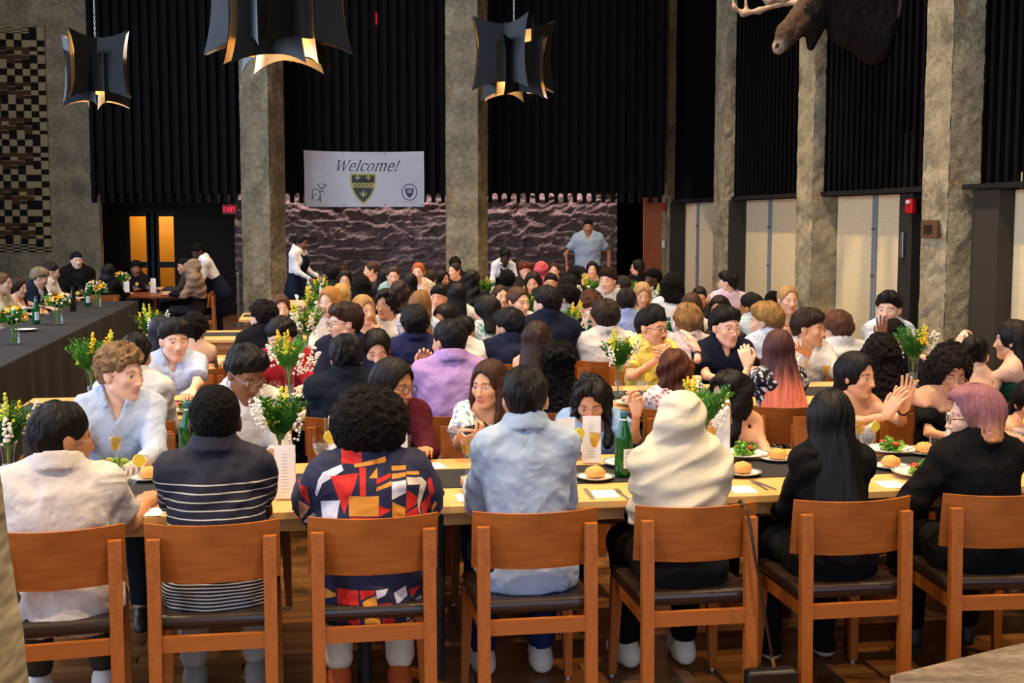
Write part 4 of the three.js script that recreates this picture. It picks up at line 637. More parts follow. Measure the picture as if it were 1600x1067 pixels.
function handField(W, dir, nrm, side, curl, spread) {               // side: +1 thumb toward cross(dir, nrm)
  dir = vnorm(dir); let lat = vnorm(vcross(dir, nrm)); const up = vcross(lat, dir); lat = lat.map((v) => v * side);
  const caps = [], P = (a, l, u) => vadd(vadd(vadd(W, dir, a), lat, l), up, u);
  const bases = [[0.086, 0.030], [0.09, 0.010], [0.086, -0.010], [0.078, -0.028]], lens = [0.9, 1, 0.93, 0.74], rot = (th) => vadd(dir.map((v) => v * Math.cos(th)), up, -Math.sin(th));
  const palm = []; bases.forEach(([a, l], i) => {
    palm.push(capsule(P(0.01, l * 0.55, 0), P(a, l, 0), 0.0155, 0.0105));
    let p = P(a, l, 0), th = curl * 0.5; const sp = l * spread * 6;
    [0.042, 0.026, 0.021].forEach((L, k) => { const v = vnorm(vadd(rot(th), lat, sp)), q = vadd(p, v, L * lens[i]); caps.push(capsule(p, q, 0.0092 - k * 0.0008, 0.0085 - k * 0.0009)); p = q; th += curl * (k ? 0.8 : 1.05); });
  });
  const tb = P(0.022, 0.026, -0.006), t1 = vadd(vadd(tb, dir, 0.03), lat, 0.026), t1b = vadd(t1, up, -0.01 * curl), t2 = vadd(vadd(t1b, dir, 0.03), lat, 0.010 - curl * 0.008), t3 = vadd(vadd(t2, dir, 0.022), lat, -0.002 - curl * 0.01);
  palm.push(capsule(tb, t1b, 0.014, 0.0115)); caps.push(capsule(t1b, t2, 0.0108, 0.0095), capsule(t2, t3, 0.0095, 0.008));
  return (x, y, z) => { let d = 9; for (const c of palm) d = smin(d, c(x, y, z), 0.014); let f = 9; for (const c of caps) f = Math.min(f, c(x, y, z)); return smin(d, f, 0.005); };
}
const HT = { short: 0.016, crop: 0.009, buzz: 0.005, thick: 0.024, wavy: 0.026, curl: 0.026, afro: 0.075, long: 0.016, wavylong: 0.02, curlylong: 0.04, bob: 0.016, tied: 0.009, pony: 0.012, bun: 0.012, puff: 0.03, shag: 0.024, scarf: 0.022 };
// hair field in the turned (not tilted) head frame; q = the tilted head frame
function hairField(o, back, untilt) {
  const t = HT[o.hair] || 0.016, hv = o.hair, L = o.hairLen || { long: 0.36, wavylong: 0.36, curlylong: 0.30, bob: 0.13, puff: 0.34, shag: 0.12 }[hv] || 0;
  const curly = /curl|afro|puff/.test(hv), s0 = (o.px || 0) * 0.13;
  return (x, y, z) => {
    const q = untilt(x, y, z), X = q[0], Y = q[1], Z = q[2];
    let d;
    if (hv === 'afro') { d = ell(X, Y, Z, 0, 0.035, -0.02, 0.148, 0.142, 0.15); d = smax(d, -ell(X, Y, Z, 0, -0.06, 0.12, 0.085, 0.11, 0.1), 0.02); }
    else {
      const front = /thick|wavy|shag/.test(hv) ? 0.012 : 0;
      const te = (L || /bun|pony|tied|afro/.test(hv)) ? t : 0.0025 + (t - 0.0025) * sstep(0.0, /curl|wavy|thick/.test(hv) ? 0.055 : 0.085, Y + 0.005 - 0.78 * Z + (Z > 0.03 ? (Z - 0.03) * 0.5 : 0)); d = ell(X, Y, Z, 0, 0.032, -0.014, 0.0765 + te * 0.8, 0.088 + te, 0.0955 + te);
      if (front) d = smin(d, ell(X, Y, Z, 0.012, 0.1, 0.042, 0.055, 0.016 + t * 0.5, 0.045), 0.03);
      if (L || /bun|pony|tied/.test(hv)) { const fw = o.fw || (/tied|bun|pony/.test(hv) ? 0.074 : o.locks ? 0.064 : 0.07); d = smax(d, -ell(X, Y, Z, 0, -0.03, 0.1, fw, 0.112, 0.088), 0.012); if (!L) d = smax(d, (-0.03 + 0.95 * Z - Y) * 0.72, 0.012); }
      else { const a = o.hairline || 0; d = smin(d, (() => { const h = clamp((-0.02 - Y) / 0.075, 0, 1); return Math.hypot(X * (1 + h * 0.15), Y + 0.02 + 0.075 * h, Z + 0.044 + 0.004 * h) - 0.058 + 0.008 * h; })(), 0.03); d = smax(d, (-0.093 - Y), 0.01); d = smax(d, (-0.006 + a + 0.78 * Z - Y) * 0.8, 0.006); d = smax(d, -ell(Math.abs(X), Y, Z, 0.082, -0.012, -0.004, 0.03, 0.026, 0.024), 0.006); }
    }
    if (L) {
      const yy = -y, u = clamp((yy + 0.03) / (L + 0.03), 0, 1), off = yy > 0 ? yy * back.k : 0; const cx = back.x * off, cz = back.z * off - 0.042;
      const wx = (hv === 'curlylong' ? 0.115 : 0.088) + u * (o.hairWide || 0.02), wz = 0.062 + u * 0.0 + (hv === 'curlylong' ? 0.03 : 0); const tip = 1 - sstep(0.82, 1, u) * 0.35;
      const ex = (x - cx) / (wx * tip), ez = (z - cz) / (wz * tip), k = Math.sqrt(ex * ex + ez * ez); let dr = (k - 1) * Math.min(wx, wz) * tip; dr = smax(dr, -0.06 - yy, 0.05); dr = smax(dr, yy - L, 0.03);
      dr = smax(dr, -ell(X, Y, Z, 0, -0.05, 0.1, (o.fw || 0.068), 0.12, 0.085), 0.015);
      d = smin(d, dr, 0.03);
      if (o.locks) for (const s of o.locks === 2 ? [-1, 1] : [o.locks]) { const c = (() => { const ay = 0.02, by = -L * 0.8, h = clamp((ay - y) / (ay - by), 0, 1); return Math.hypot((x - s * (0.078 + 0.012 * h)) , Math.max(0, by - y, y - ay), (z - (0.0 + 0.075 * h)) * 0.75) - 0.026 + h * 0.006; })(); d = smin(d, c, 0.02); }
    }
    if (hv === 'bun') d = smin(d, Math.hypot(X, Y - 0.05, Z + 0.13) - 0.042, 0.015);
    if (hv === 'pony') d = smin(d, (() => { const h = clamp((0.04 - y) / 0.26, 0, 1); return Math.hypot(x - 0.01 * Math.sin(h * 6), Math.max(0, -0.22 - y), z + 0.12 + 0.05 * h + back.k * 0.2 * h) - 0.034 + 0.016 * h; })(), 0.015);
    if (hv === 'puff') { d = smin(d, Math.hypot(X * 0.8, (Y - 0.05) * 1.1, Z + 0.12) - 0.06, 0.02); }
    if (d > 0.05 || d < -0.06) return d;
    if (curly) return d + (nz(x * 34 + s0, y * 34, z * 34) * 0.016 + nz(x * 80 + s0, y * 80, z * 80) * 0.008) * (hv === 'afro' ? 0.75 : 1.05);
    const ang = Math.atan2(X, -Z) ; if (!L && !/bun|pony|tied/.test(hv)) { const am = Math.min(1, t / 0.02) * sstep(-0.05, 0.06, Y - 0.4 * Z); return d + am * (nz(X * 26 + nz(Y * 9, Z * 9, s0) * 2, Y * 16 + s0, Z * 16) * 0.011 + nz(X * 70 + s0, Y * 34, Z * 34) * 0.006); } const w = /wavy|shag|thick/.test(hv) ? 1 : 0.6;
    return d + w * (nz(ang * 5 + nz(X * 8, Y * 8, Z * 8 + s0) * 1.2, y * 5 + s0, 3) * 0.009 + nz(ang * 14, y * 6 + s0, 7) * 0.006 + nz(ang * 32, y * 4 + s0, 11) * 0.004) + (/wavylong/.test(hv) ? 0.006 * Math.sin(y * 55 + ang * 4) : 0);
  };
}

// ---------------------------------------------------------------- people
const TOPS = { shirt: { sl: 1, collar: 1 }, shirts: { sl: 0.5, collar: 1 }, tee: { sl: 0.5, neck: 0.07 }, sweater: { sl: 1, neck: 0.066 }, blazer: { sl: 1, collar: 1, fit: 0.01, open: 1 }, dress: { sl: 0.5, neck: 0.1, puff: 1 }, strap: { sl: 0, neck: 0.115, bare: 1 }, off: { sl: 0.55, off: 1 }, coat: { sl: 1, collar: 1 }, blouse: { sl: 0.9, neck: 0.08 } };
function ik(S, W, l1, l2, pole) { // elbow position for a wrist target
  let d = vsub(W, S), L = Math.min(vlen(d), l1 + l2 - 0.002); d = vnorm(d); W = vadd(S, d, L); const a = (l1 * l1 - l2 * l2 + L * L) / (2 * L), h = Math.sqrt(Math.max(0, l1 * l1 - a * a)); let n = vadd(pole, d, -vdot(pole, d)); n = vnorm(n); return [vadd(vadd(S, d, a), n, h), W];
}
const fieldsTime = { n: 0 };
function person(o) {
  const fem = !!o.fem, stand = !!o.stand, hs = (fem ? 0.985 : 1.03) * (o.hs || 1), t = HT[o.hair] ?? 0.016, lean = (o.lean ?? 8) * Math.PI / 180;
  const P = atV(o.px, o.py, o.V), H = P.y, s = FOCAL / -P.z;
  const need = H - 0.115 - 0.118 * hs - t * 0.9;
  const base = stand ? null : 0.465;
  let k = stand ? need / (0.90 + 0.52 * Math.cos(lean)) : (need - 0.452) / (0.10 + 0.52 * Math.cos(lean)); o.k = k;
  const kw = clamp(k, 0.93, 1.06) * (o.wide || 1) * (fem ? 0.92 : 1.02);
  const hip = stand ? [0, 0.90 * k, 0] : [0, 0.452 + 0.10 * k, -0.08];
  const SL = 0.52 * k, ax = [Math.sin((o.side || 0) * Math.PI / 180), Math.cos(lean), Math.sin(lean)], nb = vadd(hip, ax, SL), hc = vadd(nb, [ax[0] * 0.1, 0.115, 0.028 + 0.02 * Math.sin(lean)]);
  // orientation in the world
  const viewA = Math.atan2(-P.x, -P.z), D2 = Math.PI / 180; const bodyYaw = o.body === 'A' ? ROOM + Math.PI + (o.turn || 0) * D2 : o.body === 'F' ? ROOM + (o.turn || 0) * D2 : o.body * D2;
  const headYaw = (o.yaw ?? (o.body === 'A' ? 180 : 0)) * D2 + viewA, rel = headYaw - bodyYaw, pit = (o.pitch ?? 5) * D2, rol = (o.roll || 0) * D2;
  const g = thing('person', 'person ' + o.desc, 'person', o.group || 'people in the dining hall'); g.rotation.y = bodyYaw;
  const ho = new THREE.Vector3(hc[0], 0, hc[2]).applyAxisAngle(new THREE.Vector3(0, 1, 0), bodyYaw); g.position.set(P.x - ho.x, 0, P.z - ho.z);
  const near = s > 250 ? 0 : s > 165 ? 1 : 2, backV = Math.cos((o.yaw ?? 0) * D2) < -0.6, cb = [0.027, 0.036, 0.044][near], ch = [0.0058, 0.0086, 0.013][near] * (backV ? 1.7 : 1), cc = (o.fine || [0.0125, 0.0195, 0.029][near]), cr = [0.0064, 0.0105, 0.0155][near];
  const sk = col(o.skin).toArray(), hcol = col(o.hc || '#17110e').toArray(), tc = col(o.tc).toArray();
  // joints
  const shw = (fem ? 0.132 : 0.147) * kw, sh = [-1, 1].map((sd) => vadd(vadd(nb, ax, -0.055 * k), [sd * shw, 0, 0]));       // index 1: person's left (+x)
  const poses = { lap: [[0.12, 0.655, 0.26], [0.12, 0.655, 0.26]], table: [[0.15, 0.79, 0.36], [0.15, 0.79, 0.36]], down: [[0.25, 0.62, 0.06], [0.25, 0.62, 0.06]], hang: [[0.26, 0.82 * k, 0.08], [0.26, 0.82 * k, 0.08]] };
  const base2 = poses[o.pose] ? poses[o.pose] : poses.table, wr = o.wr || {};
  const arms = [0, 1].map((i) => { const sd = i ? 1 : -1; let W = wr[i] || base2[i].map((v, q) => q === 0 ? v * sd : v); const l1 = 0.285 * k * (fem ? 0.95 : 1), l2 = 0.255 * k * (fem ? 0.95 : 1); const [E, W2] = ik(sh[i], W, l1, l2, (o.pole && o.pole[i]) || [sd * (o.body === 'A' ? 0.12 : 0.3), -1, -0.3]); return { S: sh[i], E, W: W2 }; });
  const hj = [-1, 1].map((sd) => [sd * 0.088 * kw, hip[1] - 0.01, hip[2] + 0.02]); const legs = hj.map((h, i) => { const sd = i ? 1 : -1; if (stand) return { H: h, K: [sd * 0.1, 0.49 * k, 0.02], A: [sd * 0.1, 0.09, -0.02], T: [sd * 0.12, 0.045, 0.12] }; const lg = o.legs ? o.legs[i] : 0; return { H: h, K: [sd * 0.135, 0.535, 0.33], A: [sd * 0.12, 0.10, 0.30 + lg], T: [sd * 0.135, 0.05, 0.43 + lg] }; });
  // torso
  const TWm = fem ? [0.178, 0.168, 0.136, 0.142, 0.152, 0.11] : [0.172, 0.168, 0.16, 0.172, 0.182, 0.12], TDm = fem ? [0.115, 0.115, 0.094, 0.112, 0.105, 0.06] : [0.118, 0.112, 0.105, 0.116, 0.112, 0.068], TH = [-0.2, 0, 0.28, 0.58, 0.8, 1.02];
  const prof = (A, u) => { let i = 0; while (i < 4 && u > TH[i + 1]) i++; const q = sstep(TH[i], TH[i + 1], u); return A[i] + (A[i + 1] - A[i]) * q; };
  const perp = [0, -ax[2], ax[1]];
  const torso = (x, y, z, off) => { const px = x - hip[0], py = y - hip[1], pz = z - hip[2], l = px * ax[0] * 0 + py * ax[1] + pz * ax[2], u = l / SL, xx = px - ax[0] * l, w = py * perp[1] + pz * perp[2]; const a = prof(TWm, u) * kw + off, b = prof(TDm, u) * kw + off; const ch2 = fem ? -0.02 : -0.012; const e = Math.hypot(xx / a, (w - (u > 0.4 && u < 0.75 ? 0.0 : 0)) / b); let d = (e - 1) * Math.min(a, b); d = smax(d, -0.14 - off - l, 0.06); d = smax(d, l - SL * 1.0 - off * 0.6, 0.06); return d; };
  const bust = fem ? [-1, 1].map((sd) => vadd(vadd(hip, ax, SL * 0.66), [sd * 0.07 * kw, perp[1] * 0.075, perp[2] * 0.075])) : [];
  const yoke = [capsule(vadd(nb, ax, -0.02), sh[0], 0.06 * kw, 0.056 * kw), capsule(vadd(nb, ax, -0.02), sh[1], 0.06 * kw, 0.056 * kw), capsule(vadd(nb, [0, 0.05, 0.0]), vmix(nb, sh[0], 0.8), 0.045, 0.04), capsule(vadd(nb, [0, 0.05, 0.0]), vmix(nb, sh[1], 0.8), 0.045, 0.04)];
  const armR = fem ? [0.042, 0.035, 0.031, 0.022] : [0.049, 0.041, 0.037, 0.026]; const aw = clamp(k, 0.92, 1.08);
  const armC = arms.map((a) => [capsule(a.S, a.E, armR[0] * aw, armR[1] * aw), capsule(a.E, a.W, armR[2] * aw * 1.04, armR[3] * aw)]);
  const legC = legs.map((l) => [capsule(l.H, l.K, 0.088 * kw, 0.058), capsule(l.K, l.A, 0.055, 0.036), capsule(l.A, l.T, 0.036, 0.03), capsule(vadd(l.A, [0, -0.055, -0.03]), vadd(l.T, [0, -0.012, 0.02]), 0.032, 0.03)]);
  const neckC = capsule(vadd(hc, [0, -0.05, -0.02]), vadd(nb, [0, -0.02, -0.005]), 0.052 * hs, (fem ? 0.054 : 0.063) * kw);
  const bodyD = (x, y, z) => { let d = torso(x, y, z, 0); for (const c of yoke) d = smin(d, c(x, y, z), 0.05); for (const b of bust) d = smin(d, Math.hypot(x - b[0], y - b[1], z - b[2]) - 0.058 * kw, 0.04); for (const a of armC) d = smin(d, smin(a[0](x, y, z), a[1](x, y, z), 0.02), 0.03); d = smin(d, neckC(x, y, z), 0.04); for (const l of legC) d = smin(d, Math.min(smin(l[0](x, y, z), l[1](x, y, z), 0.03), smin(l[2](x, y, z), l[3](x, y, z), 0.02)), 0.04); return d; };
  const pts = [hip, nb, hc, ...arms.flatMap((a) => [a.S, a.E, a.W]), ...legs.flatMap((l) => [l.H, l.K, l.A, l.T])]; const lo = [0, 1, 2].map((i) => Math.min(...pts.map((p) => p[i])) - 0.17), hi = [0, 1, 2].map((i) => Math.max(...pts.map((p) => p[i])) + 0.17); lo[1] = Math.max(lo[1], -0.02); hi[1] = Math.min(hi[1], hc[1] + 0.02);
  const geos = [];
  // head
  const rot = new THREE.Matrix4().makeRotationY(rel).multiply(new THREE.Matrix4().makeRotationX(pit)).multiply(new THREE.Matrix4().makeRotationZ(rol)), tilt = new THREE.Matrix4().makeRotationX(pit).multiply(new THREE.Matrix4().makeRotationZ(rol)), piv = [0, -0.07, -0.015];
  const toBody = (m) => new THREE.Matrix4().makeTranslation(hc[0], hc[1], hc[2]).multiply(new THREE.Matrix4().makeScale(hs, hs, hs)).multiply(new THREE.Matrix4().makeTranslation(...piv)).multiply(m).multiply(new THREE.Matrix4().makeTranslation(-piv[0], -piv[1], -piv[2]));
  const hm = toBody(rot), neckDir = vsub(nb, hc);
  { const inv = new THREE.Matrix3().setFromMatrix4(rot.clone().invert()), nv = new THREE.Vector3(nb[0] - hc[0], nb[1] - hc[1] - 0.03, nb[2] - hc[2]).applyMatrix3(inv).multiplyScalar(1 / hs); const nc = capsule([0, -0.045, -0.032], [nv.x, Math.max(nv.y, -0.19), nv.z], 0.05, 0.053 * (fem ? 0.95 : 1.08));
    const fp = facePaint(sk, hcol, fem, near); const g2 = surface((x, y, z) => smin(headField(x, y, z, fem), nc(x, y, z), 0.028), [-0.1, -0.2, -0.135], [0.1, 0.13, 0.13], ch, fp); g2.applyMatrix4(hm); geos.push(g2); }
  // hands
  arms.forEach((a, i) => { const hd = (o.hand && o.hand[i]) || {}; const dir = hd.dir || vnorm(vsub(a.W, a.E)), nrm = hd.nrm || [0, 1, 0.15]; if (stand && !hd.dir) {} const f0 = handField(a.W, dir, nrm, (hd.side ?? (i ? 1 : -1)), hd.curl ?? 0.55, hd.spread ?? 0.35), c2 = hd.dir ? (near === 0 ? 0.0055 : near === 1 ? 0.007 : 0.009) : near === 0 ? 0.008 : near === 1 ? 0.01 : 0.012; const fa = capsule(vadd(a.W, vnorm(vsub(a.W, a.E)), -0.06), a.W, armR[3] * aw * 1.08, armR[3] * aw * 0.85); const r = 0.21; geos.push(surface((x, y, z) => smin(f0(x, y, z), fa(x, y, z), 0.012), a.W.map((v) => v - r), a.W.map((v) => v + r), c2, () => sk)); });
  // clothes
  const tp = TOPS[o.top], fit = (tp.fit || 0) + (o.loose || 0) + 0.013;
  const wseed = o.px * 0.37, fold = (x, y, z) => { const w = nz(x * 4 + wseed, y * 4, z * 4) * 0.25; return nz(x * 7 + wseed, y * 9 + x * 4, z * 7) * 0.009 + (1 - Math.abs(nz((x + w) * 9 + y * 7 + wseed, y * 8 - x * 6, z * 9)) * 2.4) * 0.0075 + (1 - Math.abs(nz((x + w) * 20 - y * 12 + wseed, y * 22 + x * 8, z * 20)) * 2.4) * 0.0035 - 0.008; };
  const slv = o.sleeve ?? tp.sl; const sleeves = arms.map((a) => { const c = []; if (slv > 0) { const e = slv >= 0.5 ? Math.min(1, slv * 2 * 0.72 + (slv > 0.6 ? 0.4 : 0)) : slv * 1.4; if (slv > 0.6) { c.push(capsule(a.S, a.E, armR[0] * aw + fit + 0.008, armR[1] * aw + fit + 0.006)); const we = vmix(a.E, a.W, slv >= 1 ? 0.97 : 0.35); c.push(capsule(a.E, we, armR[2] * aw + fit + 0.006, armR[3] * aw + fit + (slv >= 1 ? 0.002 : 0.016))); } else { const se = vmix(a.S, a.E, e); c.push(capsule(a.S, se, armR[0] * aw + fit + (tp.puff ? 0.03 : 0.008), armR[1] * aw + fit + (tp.puff ? 0.03 : 0.018) + (o.wideSleeve || 0))); } } return { c, a }; });
  const cuffCut = arms.map((a) => { const f = slv > 0.6 ? null : slv; if (f === null) { const dw = vnorm(vsub(a.W, a.E)), L = vlen(vsub(a.W, a.E)) * (slv >= 1 ? 0.97 : 0.35); return (x, y, z) => (x - a.E[0]) * dw[0] + (y - a.E[1]) * dw[1] + (z - a.E[2]) * dw[2] - L; } const dw = vnorm(vsub(a.E, a.S)), e = (slv >= 0.5 ? Math.min(1, slv * 2 * 0.72) : slv * 1.4) * vlen(vsub(a.E, a.S)); return (x, y, z) => (x - a.S[0]) * dw[0] + (y - a.S[1]) * dw[1] + (z - a.S[2]) * dw[2] - e; });
  const hem = hip[1] - (o.hem ?? (stand ? 0.12 : 0.075)), neckR = tp.neck || 0.07;
  const hipC = legs.map((l) => capsule(l.H, vmix(l.H, l.K, 0.22), 0.088 * kw + 0.026, 0.088 * kw + 0.02));
  const topD = (x, y, z) => {
    let d = torso(x, y, z, fit); if (!stand) for (const h of hipC) d = smin(d, h(x, y, z), 0.05); if (o.bell) d = smin(d, ell(x, y, z, 0, hip[1] + 0.03, hip[2], 0.2 * kw, 0.14, 0.15), 0.06);
    for (const b of bust) d = smin(d, Math.hypot(x - b[0], y - b[1], z - b[2]) - 0.058 * kw - fit, 0.04);
    if (!tp.bare && !tp.off) { for (let i = 0; i < 4; i++) d = smin(d, yoke[i](x, y, z) - fit, 0.05); }
    if (tp.bare) { d = smax(d, (x - nb[0]) * 0 + (y - (nb[1] - 0.12)) + Math.abs(z - nb[2]) * 0.1, 0.01); for (const sd of [-1, 1]) { const a = vadd(vadd(nb, ax, -0.14), [sd * 0.085 * kw, perp[1] * 0.1, perp[2] * 0.1 + 0.01]), b = vadd(vadd(nb, ax, -0.02), [sd * 0.085 * kw, 0.045, 0]), c = vadd(vadd(nb, ax, -0.14), [sd * 0.08 * kw, -perp[1] * 0.1, -perp[2] * 0.1]); d = Math.min(d, capsule(a, b, 0.012, 0.012)(x, y, z), capsule(b, c, 0.012, 0.012)(x, y, z)); } }
    if (tp.off) d = smax(d, y - (nb[1] - 0.115), 0.015);
    if (slv > 0) for (let i = 0; i < 2; i++) { let e = 9; for (const c of sleeves[i].c) e = smin(e, c(x, y, z), 0.025); if (e < 0.2) { e = Math.max(e, cuffCut[i](x, y, z)); if (tp.off) e = smax(e, y - (nb[1] - 0.09), 0.015); d = smin(d, e, 0.03); } }
    if (!tp.bare && !tp.off) { const nx = x - nb[0], ny = y - nb[1] - 0.03, nz2 = z - nb[2] - (neckR > 0.075 ? 0.03 : 0.012); d = smax(d, -(Math.sqrt(nx * nx + ny * ny * (neckR > 0.09 ? 0.8 : 1.6) + nz2 * nz2 * 0.9) - neckR), 0.006); }
    if (d < 0.05 && d > -0.05) d -= fold(x, y, z) * (o.wrinkle ?? 1);
    if (tp.collar && !o.noCollar) { const cx = x - nb[0], cz = z - nb[2] - 0.008, cy = y - nb[1] + cz * 0.28, r = Math.hypot(cx, cz * 0.94), R0 = 0.075 * Math.max(0.95, kw) + (cy < 0.06 ? (0.06 - cy) * 0.34 : 0); let e = Math.max(Math.abs(r - R0) - 0.0115, Math.abs(cy - 0.034) - 0.036); if (z > nb[2] + 0.04) e = Math.max(e, (tp.open || o.openNeck ? 0.028 : 0.008) + Math.max(0, cy) * 0.35 - Math.abs(cx)); d = smin(d, e, 0.004); if ((tp.open || o.openNeck) && z > nb[2]) { const v = Math.abs(cx) - clamp((cy + (tp.open ? 0.22 : 0.085)) * (tp.open ? 0.3 : 0.4), 0, 0.08); if (cy < 0.08) d = smax(d, -Math.max(v, -cy - (tp.open ? 0.22 : 0.085), 0.02 - cz), 0.004); } }
    d = smax(d, hem - y + (o.hemCurve ? Math.abs(x) * o.hemCurve : 0), 0.01);
    return d;
  };
  // the covered skin lies a little inside the clothes
  const shoeCol = col(o.shoe || '#2a2522').toArray(), skinPaint = (x, y, z) => y < 0.115 ? shoeCol : sk;
  geos.push(surface((x, y, z) => { let d = bodyD(x, y, z); if (Math.abs(d) < 0.08) { const t = topD(x, y, z); if (t < 0.004) d += 0.032 * sstep(0.004, -0.012, t); } return Math.max(d, y - hc[1] + 0.03); }, lo, hi, cb, skinPaint));
  mk('body', mergeGeometries(geos), SKIN, g);
  const tlo = [lo[0] - 0.03, Math.max(0, hem - 0.03), lo[2] - 0.03], thi = [hi[0] + 0.03, nb[1] + 0.14, hi[2] + 0.03]; const maxz = Math.max(...arms.flatMap((a) => [a.E[2], a.W[2], a.S[2]])) + 0.12; thi[2] = Math.min(thi[2], Math.max(maxz, nb[2] + 0.2, hip[2] + 0.2)); thi[1] = Math.max(thi[1], ...arms.flatMap((a) => [a.E[1], a.W[1]]).map((v) => v + 0.06));
  const pat = o.pat ? PATS[o.pat] : null;
  const topPaint = (x, y, z) => { if (pat && pat.paint) return pat.paint(x, y - nb[1], z, tc); const n = 1 + nz(x * 5, y * 5, z * 5) * 0.04; return [tc[0] * n, tc[1] * n, tc[2] * n]; };
  const tg = surface(topD, tlo, thi, cc, topPaint, pat && pat.uv ? (x, y, z) => pat.uv(x - nb[0], y - nb[1], z) : (x, y, z) => [x * 1.3 + z * 1.1 + wseed, y * 1.3 + z * 0.3]); mk(o.topName || { blazer: 'jacket', dress: 'dress', coat: 'coat', sweater: 'sweater', tee: 't_shirt', strap: 'top', off: 'top', blouse: 'blouse' }[o.top] || 'shirt', tg, pat && pat.mat ? pat.mat : FABRIC, g);
  if (o.top === 'blazer' && !o.inner) o.inner = '#17171b';
  if (o.inner) { const ic = col(o.inner).toArray(); const ig = surface((x, y, z) => { let d = torso(x, y, z, 0.007); const cx = x - nb[0], cz = z - nb[2] - 0.008, cy = y - nb[1] + cz * 0.28, r = Math.hypot(cx, cz * 0.94); for (let i = 0; i < 4; i++) d = smin(d, yoke[i](x, y, z) - 0.006, 0.05); d = smax(d, -(Math.hypot(x - nb[0], (y - nb[1] - 0.03) * 1.2, z - nb[2] - 0.012) - 0.066), 0.005); const e = Math.max(Math.abs(r - 0.068) - 0.006, Math.abs(cy - 0.048) - 0.032); d = Math.min(d, e); return smax(d, nb[1] - 0.33 - y, 0.01); }, [nb[0] - 0.24, nb[1] - 0.36, nb[2] - 0.24], [nb[0] + 0.24, nb[1] + 0.13, nb[2] + 0.22], cc, () => ic); mk('shirt', ig, FABRIC, g); }
  if (o.tie) { const ic = col(o.tie).toArray(); const a = vadd(vadd(nb, ax, -0.02), [0, 0, 0.085]), b = vadd(vadd(nb, ax, -0.3), [0, perp[1] * 0.12, perp[2] * 0.125]); mk('necktie', surface((() => { const c = capsule(a, b, 0.014, 0.03); return (x, y, z) => c(x, y, z); })(), [a[0] - 0.05, b[1] - 0.05, a[2] - 0.1], [a[0] + 0.05, a[1] + 0.05, a[2] + 0.15], 0.008, () => ic), FABRIC, g); }
  // trousers or skirt
  { const pc = col(o.pants || '#20242c').toArray(); const fo = 0.012; const end = o.shorts ? 0.25 : 0.93; const lc = legs.map((l) => o.shorts ? [capsule(l.H, vmix(l.H, l.K, 0.85), 0.1 * kw, 0.082)] : [capsule(l.H, l.K, 0.088 * kw + fo, 0.062 + fo), capsule(l.K, vmix(l.K, l.A, 0.9), 0.06 + fo, 0.046 + fo)]);
    const waist = hip[1] + (stand ? 0.1 : 0.11); const pd = (x, y, z) => { let d = torso(x, y, z, 0.006); for (const l of lc) { let e = l[0](x, y, z); if (l[1]) e = smin(e, l[1](x, y, z), 0.03); d = smin(d, e, 0.045); } d = smax(d, y - waist, 0.008); if (!o.shorts) d = Math.max(d, 0.105 - y); return Math.abs(d) > 0.04 ? d : d - fold(x + 3, y, z) * 0.6; };
    const ps = [...legs.flatMap((l) => [l.H, l.K, l.A])]; const plo = [0, 1, 2].map((i) => Math.min(...ps.map((p) => p[i])) - 0.17), phi = [0, 1, 2].map((i) => Math.max(...ps.map((p) => p[i])) + 0.15); plo[1] = 0.06; mk(o.skirt ? 'skirt' : 'trousers', surface(pd, plo, phi, [o.V < 5 ? 0.016 : 0.032, 0.045, 0.05][near], () => pc), FABRIC, g); }
  if (o.shoes) legs.forEach((l) => { const sc = col(o.shoes).toArray(), c = capsule(vadd(l.A, [0, -0.05, -0.025]), vadd(l.T, [0, -0.012, 0.04]), 0.046, 0.042), c2 = capsule(vadd(l.A, [0, -0.02, 0]), vadd(l.A, [0, -0.05, 0.02]), 0.046, 0.046); mk('shoe', surface((x, y, z) => smax(smin(c(x, y, z), c2(x, y, z), 0.02), 0.004 - y, 0.006), [l.A[0] - 0.09, -0.01, l.A[2] - 0.12], [l.A[0] + 0.1, 0.17, l.T[2] + 0.12], 0.0085, (x, y) => y < 0.035 ? [0.75, 0.72, 0.65] : sc), FABRIC, g); });
  if (o.apron) { const ac = col('#141a2e').toArray(); mk('apron', surface((x, y, z) => { let d = torso(x, y, z, fit + 0.016); for (const b of bust) d = smin(d, Math.hypot(x - b[0], y - b[1], z - b[2]) - 0.058 * kw - fit - 0.016, 0.04); d = smin(d, ell(x, y, z, 0, 0.65, 0, 0.21 * kw, 0.36, 0.19), 0.08); const l = (y - hip[1]) * ax[1] + (z - hip[2]) * ax[2], u = l / SL, w = (y - hip[1]) * perp[1] + (z - hip[2]) * perp[2]; const halfw = u > 0.35 ? 0.15 - (u - 0.35) * 0.2 : 9; d = Math.max(d, Math.abs(x) - halfw, u > 0.35 ? 0.02 - w : -9); d = Math.max(d, l - SL * 0.86, 0.42 - y); const strap = Math.min(...[-1, 1].map((sd) => capsule(vadd(vadd(hip, ax, SL * 0.8), [sd * 0.06, perp[1] * 0.135, perp[2] * 0.135]), vadd(nb, [sd * 0.06, 0.04, -0.01]), 0.016, 0.016)(x, y, z))); return Math.min(d, strap); }, [-0.32, 0.38, -0.3], [0.32, nb[1] + 0.1, Math.max(nb[2], hip[2]) + 0.3], 0.016, () => ac), FABRIC, g); }
